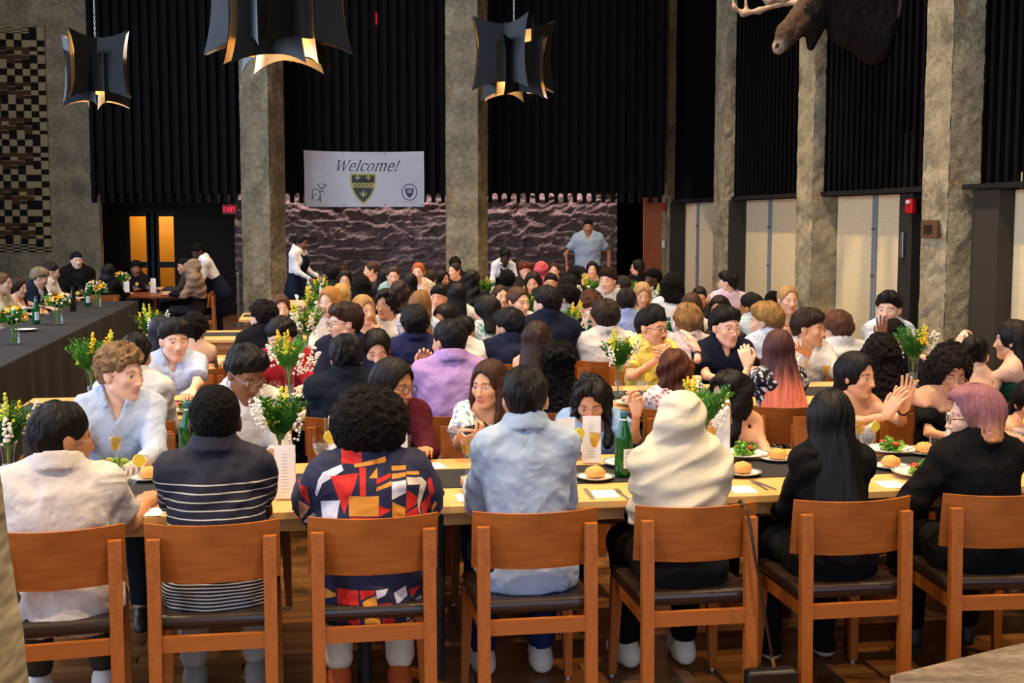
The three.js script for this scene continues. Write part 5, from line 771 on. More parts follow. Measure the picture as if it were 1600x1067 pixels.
  // hair or scarf
  if (o.hair === 'scarf') {
    const sc = col(o.hc).toArray(); const inv = tilt.clone().invert(), v3 = new THREE.Vector3(); const yawM = toBody(new THREE.Matrix4().makeRotationY(rel)), invY = yawM.clone().invert();
    const ff = (x, y, z) => { v3.set(x, y, z).applyMatrix4(invY); const hx = v3.x, hy = v3.y, hz = v3.z; let d = ell(hx, hy, hz, 0, 0.025, -0.018, 0.095, 0.112, 0.118); d = smin(d, ell(hx, hy, hz, 0, -0.07, -0.012, 0.082, 0.10, 0.09), 0.04); d = smax(d, -ell(hx, hy, hz, 0, -0.025, 0.13, 0.058, 0.088, 0.085), 0.015); const c = Math.min(yoke[0](x, y, z), yoke[1](x, y, z), yoke[2](x, y, z), yoke[3](x, y, z)) - 0.035; let cape = smin(c, torso(x, y, z, 0.034), 0.04); for (const a of armC) cape = smin(cape, a[0](x, y, z) - 0.026, 0.05); cape = smax(cape, nb[1] - (o.cape || 0.3) - y - Math.sin(x * 9) * 0.02, 0.02); d = smin(d, cape, 0.07); if (Math.abs(d) > 0.05) return d; const ny = y - nb[1]; const sw = 1 - Math.abs(nz(x * 3.2 + ny * 4 + 7, ny * 13 + x * 4.5, z * 3) ) * 2.2, sw2 = Math.sin(ny * 62 + x * 14 + nz(x * 5, ny * 5, z * 5) * 5); return d - sw * 0.017 - sw2 * 0.005; };
    const w = 0.36; mk('headscarf', surface(ff, [hc[0] - w, nb[1] - (o.cape || 0.3) - 0.06, Math.min(hc[2], hip[2]) - 0.3], [hc[0] + w, hc[1] + 0.17, hc[2] + 0.26], near === 0 ? 0.0085 : 0.016, () => sc, (x, y, z) => [y * 0.9 + x * 0.3, x * 0.35 + z * 0.35]), FABRIC, g);
  } else if (o.hair && o.hair !== 'none') {
    const inv = tilt.clone().invert().elements, pv = piv; const untilt = (x, y, z) => { const a = x - pv[0], b = y - pv[1], c = z - pv[2]; return [inv[0] * a + inv[4] * b + inv[8] * c + pv[0], inv[1] * a + inv[5] * b + inv[9] * c + pv[1], inv[2] * a + inv[6] * b + inv[10] * c + pv[2]]; };
    const bk = (o.hairBack ?? 0.16) + Math.tan(lean) * 0.9; const back = { x: Math.sin(rel) * (1), z: -Math.cos(rel), k: bk }; back.x = Math.sin(rel); // body's back direction seen from the head frame
    const f = hairField(o, back, untilt), L = (o.hairLen || ({ long: 0.36, wavylong: 0.36, curlylong: 0.30, bob: 0.13, puff: 0.34, shag: 0.12, pony: 0.25 }[o.hair] || 0)); const tt = t + 0.03, big = o.hair === 'afro' ? 0.2 : 0;
    const xw = Math.max(big, 0.11 + tt, L ? 0.16 + bk * L : 0); const dye = o.dye ? col(o.dye).toArray() : null, woolly = /afro|curl|puff|buzz|crop/.test(o.hair), shortH = !L && !/bun|pony|tied/.test(o.hair);
    const paint = (x, y, z) => { const ang = Math.atan2(x, -z); const n = 1 + (woolly ? nz(x * 60, y * 60, z * 60) * 0.5 : shortH ? nz(x * 90, y * 30, z * 30) * 0.35 : nz(ang * 16 + nz(x * 12, y * 12, z * 12) * 1.5, y * 5, 5) * 0.4 + nz(ang * 45, y * 4, 9) * 0.2); let c = hcol; if (dye) { const m = sstep(o.dyeAt - 0.08, o.dyeAt + 0.08, -y + nz(ang * 15, y * 3, 2) * 0.08); c = [0, 1, 2].map((i) => hcol[i] + (dye[i] - hcol[i]) * m); } return c.map((v) => Math.max(0, v * n)); };
    const hg = surface(f, [-xw, Math.min(-0.13, -L - 0.05), -Math.max(big, 0.13 + tt + (L ? bk * L + 0.05 : 0), o.hair === 'pony' || o.hair === 'bun' || o.hair === 'puff' ? 0.26 : 0)], [xw, 0.14 + tt + (big ? 0.06 : 0), Math.max(big, 0.1 + tt)], cr, paint, (x, y, z) => [Math.atan2(x, -z) * 0.35 + (shortH ? x * 0.8 : 0), y * 1.6 + (shortH ? z * 1.2 : 0)]); hg.applyMatrix4(toBody(new THREE.Matrix4().makeRotationY(rel)));
    mk('hair', hg, woolly ? WOOLLY : shortH ? SHORTHAIR : HAIR, g);
  }
  if (o.glasses) { const gs = []; for (const sd of [-1, 1]) { gs.push(new THREE.TorusGeometry(0.0205, 0.0016, 5, 20).scale(1.12, 0.9, 1).translate(sd * 0.032, 0.001, 0.101)); gs.push(cyl([sd * 0.054, 0.006, 0.099], [sd * 0.079, 0.004, 0.0], 0.0015, 0.0015, 5)); } gs.push(cyl([-0.01, 0.004, 0.102], [0.01, 0.004, 0.102], 0.0015, 0.0015, 5)); const q = merge(gs); q.applyMatrix4(hm); const gl = mk('glasses', q, o.glasses === 2 ? M.steel : M.black, g); const lens = merge([-1, 1].map((sd) => new THREE.CircleGeometry(0.0205, 16).scale(1.12, 0.9, 1).translate(sd * 0.032, 0.001, 0.1005))); lens.applyMatrix4(hm); mk('lenses', lens, o.shades ? M.black : M.glass, gl); }
  if (o.hoops) { const q = merge([-1, 1].map((sd) => new THREE.TorusGeometry(0.016, 0.0018, 5, 18).rotateY(1.2).translate(sd * 0.084, -0.055, -0.005))); q.applyMatrix4(hm); mk('hoop_earrings', q, M.steel, g); }
  if (o.mustache) { const q = new THREE.CapsuleGeometry(0.0045, 0.032, 3, 8).rotateZ(Math.PI / 2).scale(1, 1, 0.8).translate(0, -0.0495, 0.0935); q.applyMatrix4(hm); mk('mustache', q, std('#120d0a', 0.9), g); }
  for (const i of o.band || []) { const a = arms[i], p = vmix(a.E, a.W, 0.9); const q = new THREE.TorusGeometry(armR[3] * aw + 0.004, 0.004, 6, 18).applyQuaternion(new THREE.Quaternion().setFromUnitVectors(new THREE.Vector3(0, 0, 1), new THREE.Vector3(...vnorm(vsub(a.W, a.E))))).translate(...p); mk('bracelet', q, M.black, g); }
  o.g = g; o.H = H; o.s = s; o.arms = arms; o.nb = nb; o.hcen = hc; fieldsTime.n++;
  if (!stand && !o.nochair) { const c = makeChair('wooden chair of person ' + o.desc); c.position.copy(g.position); c.rotation.set(0, bodyYaw, 0); }
  return o;
}
// ---------------------------------------------------------------- printed and woven fabrics
const PATS = {
  stripes: { uv: (x, y) => [x / 0.7 + 0.5, (y + 0.7) / 0.85], mat: std('#ffffff', 0.85, { map: canvasTex(256, 1024, (c, w, h) => { c.fillStyle = '#14162a'; c.fillRect(0, 0, w, h); c.fillStyle = '#cfcbb8'; const Y = (y) => h * (1 - (y + 0.7) / 0.85); for (let i = 0; i < 9; i++) c.fillRect(0, Y(-0.085 - i * 0.0305), w, 6); for (let i = 0; i < 14; i++) c.fillRect(0, Y(-0.40 - i * 0.0125), w, 6); }) }) },
  bluestripe: { uv: (x, y) => [x / 0.6 + 0.5, (y + 0.7) / 0.85], mat: std('#ffffff', 0.85, { map: canvasTex(64, 1024, (c, w, h) => { c.fillStyle = '#d3e0e8'; c.fillRect(0, 0, w, h); c.fillStyle = '#8fb0c8'; for (let y = 0; y < h; y += 22) c.fillRect(0, y, w, 9); }) }) },
  geometric: { uv: (x, y) => [(-x / 0.000678 + 450) / 900, 1 - (99 - y / 0.000678) / 1000], mat: std('#ffffff', 0.8, { map: canvasTex(900, 1000, (c) => {
    c.fillStyle = '#191d3c'; c.fillRect(0, 0, 900, 1000); const pg = (f, ...p) => { c.fillStyle = f; c.beginPath(); for (let i = 0; i < p.length; i += 2) c.lineTo(p[i] - 190, p[i + 1] - 320); c.closePath(); c.fill(); }; const r = '#d8261c', o = '#e0912e', w = '#d9d8e2', cr = '#e2d3b4';
    pg(r, 480, 325, 590, 325, 590, 400, 480, 395); pg(o, 545, 400, 720, 362, 720, 393, 550, 416); pg(w, 380, 440, 480, 400, 490, 430, 375, 500, 345, 580, 335, 560, 355, 480); pg(r, 420, 460, 570, 445, 490, 660); pg(r, 575, 415, 610, 415, 605, 560, 575, 560); pg(o, 625, 468, 672, 420, 672, 470); pg(o, 515, 562, 676, 562, 673, 670, 515, 670); pg(r, 518, 676, 672, 676, 660, 755, 525, 755); pg(r, 676, 612, 742, 640, 676, 674); pg(r, 665, 475, 745, 450, 745, 471, 665, 500); pg(o, 665, 515, 745, 488, 745, 509, 662, 538); pg(o, 750, 415, 830, 415, 828, 438, 750, 440); pg(o, 750, 455, 828, 450, 828, 470, 750, 482); pg(w, 746, 495, 828, 488, 826, 560, 746, 585); pg(o, 748, 595, 820, 640, 820, 740, 745, 740); pg(r, 830, 540, 890, 590, 885, 630, 825, 660); pg(r, 825, 670, 890, 640, 905, 735, 825, 740); pg(cr, 830, 475, 915, 485, 945, 520, 903, 650, 915, 735, 893, 650, 890, 615, 905, 522, 835, 515); pg(r, 908, 640, 970, 590, 978, 690, 920, 712); pg(r, 950, 510, 975, 500, 998, 600, 965, 620); pg(o, 985, 690, 1015, 665, 1020, 690, 990, 735); pg(o, 985, 780, 1050, 735, 1060, 790, 988, 832); pg(cr, 985, 838, 1070, 795, 1070, 815, 985, 872); pg(o, 830, 445, 900, 452, 905, 470, 830, 462); pg(r, 245, 548, 290, 530, 312, 650, 265, 610); pg('#c98a6a', 245, 640, 312, 660, 250, 772); pg(w, 270, 765, 330, 690, 348, 722, 280, 775); pg(w, 365, 605, 470, 588, 450, 690, 375, 728); pg('#d98a52', 390, 722, 500, 715, 495, 738, 385, 742);
    pg(o, 520, 770, 600, 780, 590, 860, 510, 850); pg(r, 640, 800, 740, 780, 730, 880, 640, 900); pg(w, 780, 790, 850, 800, 840, 860, 780, 850); pg(r, 420, 820, 490, 800, 480, 900, 420, 900); pg(o, 850, 880, 920, 860, 920, 950, 850, 950); pg(w, 560, 900, 640, 910, 620, 980, 560, 970);
    pg(r, 445, 1054, 555, 1059, 567, 1244, 530, 1259, 450, 1204); pg(o, 580, 1124, 650, 1089, 680, 1269, 595, 1279); pg(r, 565, 1059, 650, 1059, 640, 1084, 570, 1114); pg(r, 668, 1139, 740, 1134, 755, 1259, 690, 1269); pg(w, 652, 1059, 718, 1054, 700, 1089, 655, 1109); pg(w, 748, 1084, 815, 1054, 825, 1114, 765, 1149); pg(r, 830, 1084, 900, 1069, 850, 1129); pg(w, 815, 1164, 905, 1124, 905, 1194, 820, 1249); pg(o, 380, 1064, 440, 1084, 440, 1104, 382, 1119); pg(o, 715, 1284, 905, 1234, 905, 1250, 715, 1300);
  }) }) },
  bluefloral: { paint: (x, y, z) => { const n = nz(x * 38, y * 38, z * 38), m = nz(x * 70 + 9, y * 70, z * 70); return n > 0.16 ? [0.22, 0.30, 0.52] : m > 0.3 ? [0.45, 0.5, 0.42] : [0.86, 0.86, 0.84]; } },
  blackfloral: { paint: (x, y, z) => { const n = nz(x * 42, y * 42, z * 42); return n > 0.15 ? [0.62, 0.62, 0.64] : n < -0.42 ? [0.3, 0.32, 0.36] : [0.012, 0.012, 0.018]; } },
  reddots: { paint: (x, y, z) => nz(x * 75, y * 75, z * 75) > 0.22 ? [0.45, 0.05, 0.05] : [0.85, 0.82, 0.8] },
  teal: { paint: (x, y, z) => nz(x * 60, y * 60, z * 60) > 0.02 ? [0.14, 0.34, 0.33] : [0.72, 0.78, 0.76] },
  bluewhite: { paint: (x, y, z) => nz(x * 45, y * 45, z * 45) > 0.12 ? [0.14, 0.22, 0.5] : [0.6, 0.67, 0.82] },
  dotsblue: { paint: (x, y, z) => nz(x * 90, y * 90, z * 90) > 0.3 ? [0.3, 0.42, 0.7] : [0.6, 0.72, 0.88] },
};
// ---------------------------------------------------------------- diners, row by row (V = distance of the row of heads)
const S1 = '#e6b99c', S2 = '#d9a27c', S3 = '#b98058', S4 = '#8a5a3c', S5 = '#4a2d20';
const BLK = '#0d0b0b', DK = '#1a1310', BR = '#3c2618', LB = '#7d5a36', BLD = '#b8935a', RED = '#7d3a1c';
const WH = '#d2d0cc', LBL = '#bccde6', NV = '#161b30', BK = '#0c0c0e';
const V = { A: 4.81, B: 6.28, C: 7.18, D: 8.72, E: 9.63, F: 11.17, G: 12.08, H: 13.62, I: 14.53, J: 16.07, K: 16.98, L: 18.5 };
const ppl = [];
const p = (px, py, row, yaw, pitch, hair, hc, skin, top, tc, desc, x = {}) => { const r = typeof row === 'number' ? row : V[row]; const body = x.body ?? ('ACEGIK'.includes(row) ? 'A' : 'F'); ppl.push({ px, py, V: r, body, yaw, pitch, hair, hc, skin, top, tc, desc, ...x }); };
// first row, backs to the camera
p(88, 627, 'A', 112, 4, 'short', '#120f0e', S3, 'shirts', '#cfc8c3', 'in white short-sleeved shirt at the left end', { glasses: 2, lean: 9, wide: 1.16, pants: '#3a3426', shoes: '#d8d4cc', hem: 0.16, wr: { 0: [-0.30, 0.77, 0.30], 1: [0.16, 0.79, 0.36] }, turn: 6, hairline: -0.01, hs: 1.04 });
p(335, 601, 'A', 176, 2, 'crop', '#0b0908', S5, 'shirts', '#14162a', 'in navy polo with thin white stripes', { pat: 'stripes', pants: '#a5a49c', shoes: '#8c8a84', lean: 7, wide: 1.05, hem: 0.12, hs: 1.1 });
p(576, 596, 'A', 184, 0, 'afro', '#120d0b', S3, 'shirts', '#191d3c', 'in red, orange and navy geometric print shirt', { pat: 'geometric', loose: 0.02, wideSleeve: 0.06, sleeve: 0.6, wide: 1.08, pants: '#d9d0bc', shoes: '#b5562a', lean: 6, hem: 0.16, bell: 1, legs: [-0.14, -0.12], hs: 0.98, fine: 0.0092 });
p(820, 571, 'A', 176, 2, 'short', '#15110f', S2, 'shirt', '#9fb0c6', 'in pale blue dress shirt in the middle of the front row', { pants: '#1a2450', shoes: '#c9c2b4', lean: 6, wide: 0.92, wr: { 0: [-0.16, 0.79, 0.36], 1: [0.16, 0.79, 0.36] } });
p(1062, 610, 'A', 172, 2, 'scarf', '#cfc8b2', S3, 'sweater', '#121214', 'in cream headscarf draped over the shoulders', { fem: 1, pants: BK, skirt: 1, shoes: '#d9d2c2', lean: 7, cape: 0.36, wide: 1.02, pose: 'lap' });
p(1297, 607, 'A', 178, 3, 'long', '#0b0a0b', S2, 'sweater', BK, 'in black top with very long straight black hair', { fem: 1, hairLen: 0.54, hairWide: 0.04, hairBack: 0.2, pants: '#10131c', lean: 7, wide: 1.04, pose: 'lap', shoes: '#141414' });
p(1528, 599, 'A', -78, 4, 'shag', '#8a5a62', S1, 'blazer', BK, 'in black jacket with short pink hair', { glasses: 1, fem: 1, lean: 7, wide: 1.12, hairLen: 0.10, hairWide: 0.03, fw: 0.095, dye: '#a8784c', dyeAt: 0.03, noInner: 1, pants: BK, wr: { 1: [0.42, 0.6, 0.02], 0: [-0.16, 0.79, 0.36] }, hand: { 1: { dir: [0.35, -0.9, 0.1], nrm: [1, 0.2, 0], curl: 0.7 } }, turn: -4 });
// second row, facing the camera across the front table
p(182, 535, 'B', 48, 4, 'curl', '#84694a', S1, 'shirt', '#b2c1d8', 'in open-collared light blue shirt with curly fair hair', { openNeck: 1, lean: 4, hs: 1.06, wide: 1.05, px2: 1 });
p(375, 533, 'B', 32, 26, 'thick', '#0e0c0c', S4, 'shirt', WH, 'in white shirt looking down through glasses', { glasses: 2, lean: 14, openNeck: 1, inner: '#f2f0ee' });
p(608, 558, 'B', 52, 10, 'bob', '#15110f', S3, 'sweater', '#4a1420', 'in maroon sweater and glasses', { glasses: 1, lean: 12, hairLen: 0.09 });
p(768, 561, 'B', -32, 4, 'long', '#3a2219', S2, 'dress', WH, 'in white and blue floral dress holding a phone', { pat: 'bluefloral', fem: 1, locks: 2, lean: 6, wr: { 0: [-0.19, 0.86, 0.30], 1: [0.14, 0.82, 0.34] }, hand: { 0: { dir: [0.55, 0.1, 0.6], nrm: [0, -1, 0.3], curl: 0.9 } }, fine: 0.0092, phone: 1 });
p(926, 578, 'B', -4, 30, 'wavylong', '#100d0d', S2, 'dress', '#86a8d8', 'in light blue puff-sleeved dress looking down', { fem: 1, hoops: 1, locks: 2, lean: 14, hairLen: 0.3, wr: { 1: [0.17, 0.92, 0.26], 0: [-0.15, 0.79, 0.34] }, hand: { 1: { dir: [0.1, 0.9, 0.25], nrm: [0.9, 0, -0.4], curl: 1.0 } } });
p(1150, 577, 'B', -55, 12, 'wavylong', '#0c0a0b', S2, 'strap', BK, 'in black strap top behind the vase with bare shoulder', { fem: 1, lean: 10, hairLen: 0.42, locks: 1, pose: 'lap' });
p(1336, 549, 'B', 58, 4, 'long', '#0d0c0d', S2, 'strap', '#dfe0e0', 'clapping with both hands raised', { fem: 1, lean: 8, hairLen: 0.3, wr: { 1: [0.12, 0.93, 0.33], 0: [0.03, 0.9, 0.34] }, hand: { 1: { dir: [0.16, 0.95, 0.05], nrm: [0.75, -0.1, -0.6], curl: 0.12, spread: 0.5 }, 0: { dir: [0.35, 0.85, 0.25], nrm: [-0.8, 0.2, 0.4], curl: 0.35 } }, pole: { 1: [0.9, -0.9, 0.2], 0: [-0.5, -0.9, 0.2] }, band: [1] });
p(1484, 531, 'B', 22, 24, 'curlylong', '#1a120f', S2, 'off', BK, 'in black off-shoulder top with big dark curls', { fem: 1, glasses: 2, lean: 10, hairLen: 0.22, wide: 1.08 });
p(1612, 590, 'B', 20, 15, 'long', BLK, S2, 'strap', BK, 'in black strap top cut by the right edge', { fem: 1, lean: 10 });
// third row, backs to the camera
p(209, 520, 'C', 165, 6, 'short', '#15110f', S2, 'shirt', '#d8d9da', 'in pale grey shirt behind the curly fair head', { lean: 10 });
p(541, 521, 'C', 184, 2, 'thick', '#0e0d0d', S2, 'blazer', '#131a26', 'in dark navy jacket behind the afro', { lean: 8, wide: 1.12 });
p(704, 498, 'C', -140, 5, 'short', '#0f0d0d', S2, 'shirt', '#a98bc6', 'in lavender dress shirt with hand at chin', { lean: 10, wide: 1.1, wr: { 1: [0.13, 1.0, 0.2] }, hand: { 1: { dir: [0.0, 0.9, 0.1], nrm: [0, 0.1, 1], curl: 0.9 } }, pole: { 1: [0.6, -0.9, 0.5] } });
p(871, 531, 'C', 178, 6, 'puff', '#0a0a0b', S2, 'sweater', BK, 'in black with black hair tied in a puff', { fem: 1, lean: 9, hairLen: 0.42 });
p(1052, 546, 'C', 172, 4, 'wavylong', '#4a2416', S1, 'blouse', '#e4dcd8', 'in white red-dotted blouse raising a hand', { fem: 1, pat: 'reddots', lean: 8, hairLen: 0.34, hairWide: 0.03, wr: { 0: [-0.21, 1.10, 0.2], 1: [0.16, 0.79, 0.34] }, hand: { 0: { dir: [0.25, 0.75, 0.5], nrm: [-0.6, 0.4, -0.6], curl: 0.3 } }, pole: { 0: [-0.6, -1, 0] }, sleeve: 0.4, band: [0] });
p(1216, 514, 'C', 178, 3, 'long', '#4a2a2a', S1, 'blouse', BK, 'in black floral blouse with pink-tipped hair', { fem: 1, pat: 'blackfloral', dye: '#d6765c', dyeAt: 0.16, hairLen: 0.45, hairWide: 0.07, lean: 8, wr: { 1: [0.10, 0.99, 0.24], 0: [-0.16, 0.79, 0.34] }, hand: { 1: { dir: [0.15, 0.8, 0.3], nrm: [0.2, -0.3, -0.9], curl: 0.7 } }, pole: { 1: [0.6, -1, 0] }, fine: 0.0092 });
p(1376, 520, 'C', 180, 6, 'curlylong', '#17100e', S2, 'sweater', '#17171a', 'in dark top with long dark brown curls', { fem: 1, hairLen: 0.4, lean: 9, hairWide: 0.03 });
p(1521, 523, 'C', 170, 8, 'bun', '#0d0b0c', S1, 'strap', '#8c7a70', 'with bare back and black hair gathered low', { fem: 1, lean: 12 });
p(1584, 499, 'C', -100, 2, 'long', '#171113', S1, 'strap', '#16402c', 'in green strap top with hand at mouth', { fem: 1, lean: 6, hairLen: 0.34, wr: { 1: [0.20, 1.08, 0.25] }, hand: { 1: { dir: [-0.3, 0.9, 0.1], nrm: [0.7, 0.2, 0.6], curl: 1.0 } }, pole: { 1: [0.4, -1, 0.3] }, band: [1], body: 'A', turn: 40 });
// fourth row, facing the camera
p(270, 496, 'D', 14, 4, 'thick', '#131111', S1, 'shirt', '#b3c3e0', 'in pale blue short-sleeved shirt looking sideways', { hs: 1.1, lean: 4, sleeve: 0.5, wide: 1.1, openNeck: 1 });
p(441, 493, 'D', -12, 16, 'thick', '#100e0e', S1, 'sweater', '#8c1c26', 'in red pullover looking down behind the vase', { lean: 8, wide: 1.2, hs: 1.06 });
p(542, 471, 'D', -72, 4, 'wavy', '#2e1f17', S1, 'sweater', '#1a2038', 'in navy pullover and dark glasses in profile', { glasses: 1, lean: 4, hs: 1.02, wide: 1.05 });
p(588, 510, 'D', 2, 24, 'long', '#110e0f', S1, 'tee', '#5a1622', 'in dark red top looking down', { fem: 1, lean: 14, hairLen: 0.2, hs: 1.1 });
p(838, 501, 'D', 150, 10, 'long', '#2a1a16', S2, 'strap', '#2a1c1c', 'with long brown hair seen from behind, bare shoulder', { fem: 1, body: 168, hairLen: 0.34, lean: 12, hs: 1.08 });
p(1016, 479, 'D', 55, 6, 'short', '#0f0d0d', S2, 'shirts', '#e6d36a', 'in yellow shirt with clasped hands before the chin', { glasses: 1, mustache: 1, hs: 1.1, lean: 6, wr: { 0: [-0.02, 0.92, 0.26], 1: [0.08, 0.92, 0.27] }, hand: { 0: { dir: [0.6, 0.6, 0.3], nrm: [0, 0.3, 1], curl: 0.9 }, 1: { dir: [-0.7, 0.5, 0.3], nrm: [0, 0.4, 1], curl: 0.8 } }, pole: { 0: [-0.7, -1, 0.2], 1: [0.7, -1, 0.2] } });
p(1133, 477, 'D', 34, 4, 'thick', '#0d0c0d', S1, 'shirts', '#12162a', 'in black polo shirt and thin glasses', { glasses: 2, hs: 1.12, openNeck: 1, lean: 4, wide: 1.14, sleeve: 0.5 });
p(1262, 481, 'D', 72, 4, 'thick', '#2c1c16', S2, 'shirt', '#d2d0cc', 'in white shirt with blue inner collar, in profile', { hs: 1.06, lean: 4, openNeck: 1, wr: { 0: [-0.12, 0.95, 0.3] }, hand: { 0: { dir: [-0.5, 0.3, 0.5], nrm: [0, -1, 0.2], curl: 0.4 } } });
p(1394, 494, 'D', 24, 30, 'buzz', '#120d0b', S4, 'blazer', '#131722', 'in dark jacket ducking, with a raised open hand', { lean: 12, wr: { 0: [-0.17, 1.03, 0.25] }, hand: { 0: { dir: [-0.1, 0.95, 0.1], nrm: [0, 0.1, -1], curl: 0.1, spread: 0.9, side: 1 } }, pole: { 0: [-0.8, -1, 0] }, hs: 1.06 });
// fifth row, backs to the camera
p(252, 493, 'E', 178, 6, 'long', '#16121a', S1, 'sweater', '#1a1620', 'with long black hair behind the pale blue shirt', { fem: 1, hairLen: 0.42, lean: 10 });
p(304, 486, 'E', 176, 10, 'curl', '#17110f', S1, 'strap', '#d8a880', 'with bare back and short dark curls', { fem: 1, lean: 12 });
p(413, 468, 'E', -140, 4, 'curl', '#1a1311', S1, 'blazer', '#121318', 'in black jacket with dark curly hair', { lean: 6 });
p(648, 476, 'E', 186, 2, 'thick', '#0c0c0d', S1, 'shirt', '#20244a', 'in navy dress shirt seen from behind', { lean: 4, hs: 1.16, wide: 1.18 });
p(722, 492, 'E', 150, 8, 'short', '#100e0e', S3, 'blazer', '#e6e2dc', 'in white jacket behind the lavender shirt', { lean: 8, wide: 1.05 });
p(800, 480, 'E', -135, 12, 'thick', '#0d0c0d', S1, 'blazer', '#182038', 'in navy suit jacket leaning over the third table', { inner: '#e9e9ea', hs: 1.14, lean: 12, wide: 1.2 });
p(856, 446, 'E', -128, 4, 'thick', '#0e0c0c', S1, 'blazer', '#141a2e', 'in navy suit jacket with white collar, taller', { inner: '#e9e9ea', hs: 1.04, lean: 4 });
p(946, 467, 'E', -165, 4, 'thick', '#2c2018', S1, 'shirt', '#d6d3d0', 'in white dress shirt with brown hair from behind', { hs: 1.16, wide: 1.22, lean: 6 });
p(1022, 474, 'E', 176, 4, 'short', '#0b0b0c', S3, 'shirt', '#dcd6e4', 'in pale lilac shirt behind the yellow shirt', { lean: 8 });
p(1075, 473, 'E', -172, 6, 'wavy', '#8f6a3e', S1, 'shirt', '#d8cccd', 'in pinkish white shirt with blond hair from behind', { hs: 1.18, lean: 8, wide: 1.12 });
p(1200, 471, 'E', -108, 4, 'wavy', '#96713f', S1, 'shirt', '#c4d2ea', 'in pale blue shirt with wavy blond hair', { hs: 1.16, lean: 8 });
p(1312, 485, 'E', -145, 12, 'wavy', '#5a3a28', S1, 'shirt', '#cfd4dc', 'in white shirt with reddish brown hair from behind', { hs: 1.16, lean: 14, wide: 1.2 });
p(1392, 454, 'E', -14, 2, 'thick', '#0e0c0d', S1, 'shirts', '#a9c4ea', 'in pale blue patterned shirt by the door frame', { pat: 'dotsblue', body: 'F', hs: 1.1, lean: 2, wide: 1.05 });
// sixth row
p(437, 459, 'F', 10, 4, 'long', '#4a3220', S1, 'blouse', '#3a3434', 'with straight brown hair left of the line of vases', { fem: 1 });
p(517, 447, 'F', -32, 4, 'long', '#a4743e', S1, 'blouse', '#e4ddd6', 'in white top with strawberry blonde hair', { fem: 1, locks: 2, lean: 6, hs: 1.06 });
p(566, 460, 'F', 32, 4, 'long', '#a88450', S1, 'strap', '#2a2430', 'smiling with blonde hair behind the dark glasses', { fem: 1, locks: 1, lean: 8, hs: 1.06 });
p(605, 451, 11.4, -30, 4, 'wavylong', '#0f0c0d', S2, 'blouse', '#e6e2de', 'in white top and glasses with long black hair', { fem: 1, body: 'F', glasses: 2, locks: -1, lean: 6, hs: 1.06, hairWide: 0.05 });
p(656, 453, 'F', 176, 4, 'long', '#7a5634', S1, 'blouse', '#a8bde0', 'in blue and white blouse with light brown hair from behind', { fem: 1, body: 'A', pat: 'bluewhite', hs: 1.1, wide: 1.2 });
p(698, 474, 'F', -40, 10, 'long', '#110d0e', S3, 'blouse', '#a8bde0', 'with dark hair looking down behind the lavender shirt', { fem: 1, pat: 'bluewhite', lean: 12, hs: 1.1 });
p(762, 461, 'F', -118, 4, 'bob', '#0c0c10', S1, 'blouse', '#d6e4e2', 'in teal patterned blouse with black bob', { fem: 1, body: 200, pat: 'teal', hs: 1.16, hairLen: 0.17, wide: 1.15 });
p(808, 448, 'F', 40, 4, 'tied', '#4a2f20', S1, 'shirt', '#e0e0e2', 'with brown hair slicked back looking right', { hs: 1.08 });
p(922, 452, 'F', 22, 22, 'curl', '#4c3222', S1, 'blazer', '#161b2c', 'in navy blazer, white shirt and green tie', { inner: '#eceaea', tie: '#1f6a44', lean: 10, hs: 1.12 });
p(1080, 457, 'F', 176, 4, 'long', '#3f281c', S1, 'blouse', '#e2dedb', 'in white top with brown hair behind the blond head', { fem: 1, body: 'A', hs: 1.06 });
p(1126, 461, 'F', -18, 6, 'long', '#15100f', S2, 'blouse', '#2c2628', 'with long dark hair behind the black polo', { fem: 1, hs: 1.06, locks: 2 });
p(1175, 457, 'F', -118, 4, 'short', '#14100f', S3, 'shirts', '#cfdde6', 'in blue striped shirt seen from behind', { body: 190, pat: 'bluestripe', hs: 1.06 });
p(1231, 446, 'F', 26, 2, 'tied', '#a98558', S1, 'strap', '#d9b090', 'smiling with blonde hair tied back', { fem: 1, hs: 1.1, lean: 4 });
// seventh row
p(533, 442, 'G', 170, 4, 'long', '#b08a50', S1, 'blouse', '#d8d0c4', 'with blonde hair seen from behind', { fem: 1 });
p(624, 439, 'G', 178, 4, 'wavylong', '#2a1a1a', S2, 'blouse', '#40343a', 'with dark auburn hair seen from behind', { fem: 1 });
p(714, 441, 'G', 172, 4, 'long', '#0b0b0f', S2, 'blouse', '#e0dcd8', 'in white top with very straight black hair from behind', { fem: 1, hairLen: 0.45 });
p(887, 443, 'G', -112, 4, 'curl', '#0f0c0c', S1, 'shirt', '#8f9298', 'in grey shirt with dark curls in profile', { hs: 1.06 });
p(978, 450, 'G', -170, 4, 'short', '#1d1714', S2, 'shirt', '#8ea4dc', 'in mid blue shirt seen from behind', { hs: 1.12, wide: 1.1 });
p(1050, 425, 'G', 172, 6, 'curlylong', '#0a090a', S3, 'shirt', '#d2d6dc', 'in white shirt with big black curly hair', { fem: 1, hairLen: 0.16, wide: 1.15 });
p(1207, 454, 'G', 178, 4, 'crop', '#0a0a0c', S3, 'sweater', '#22242c', 'in dark top behind the wavy blond head', {});
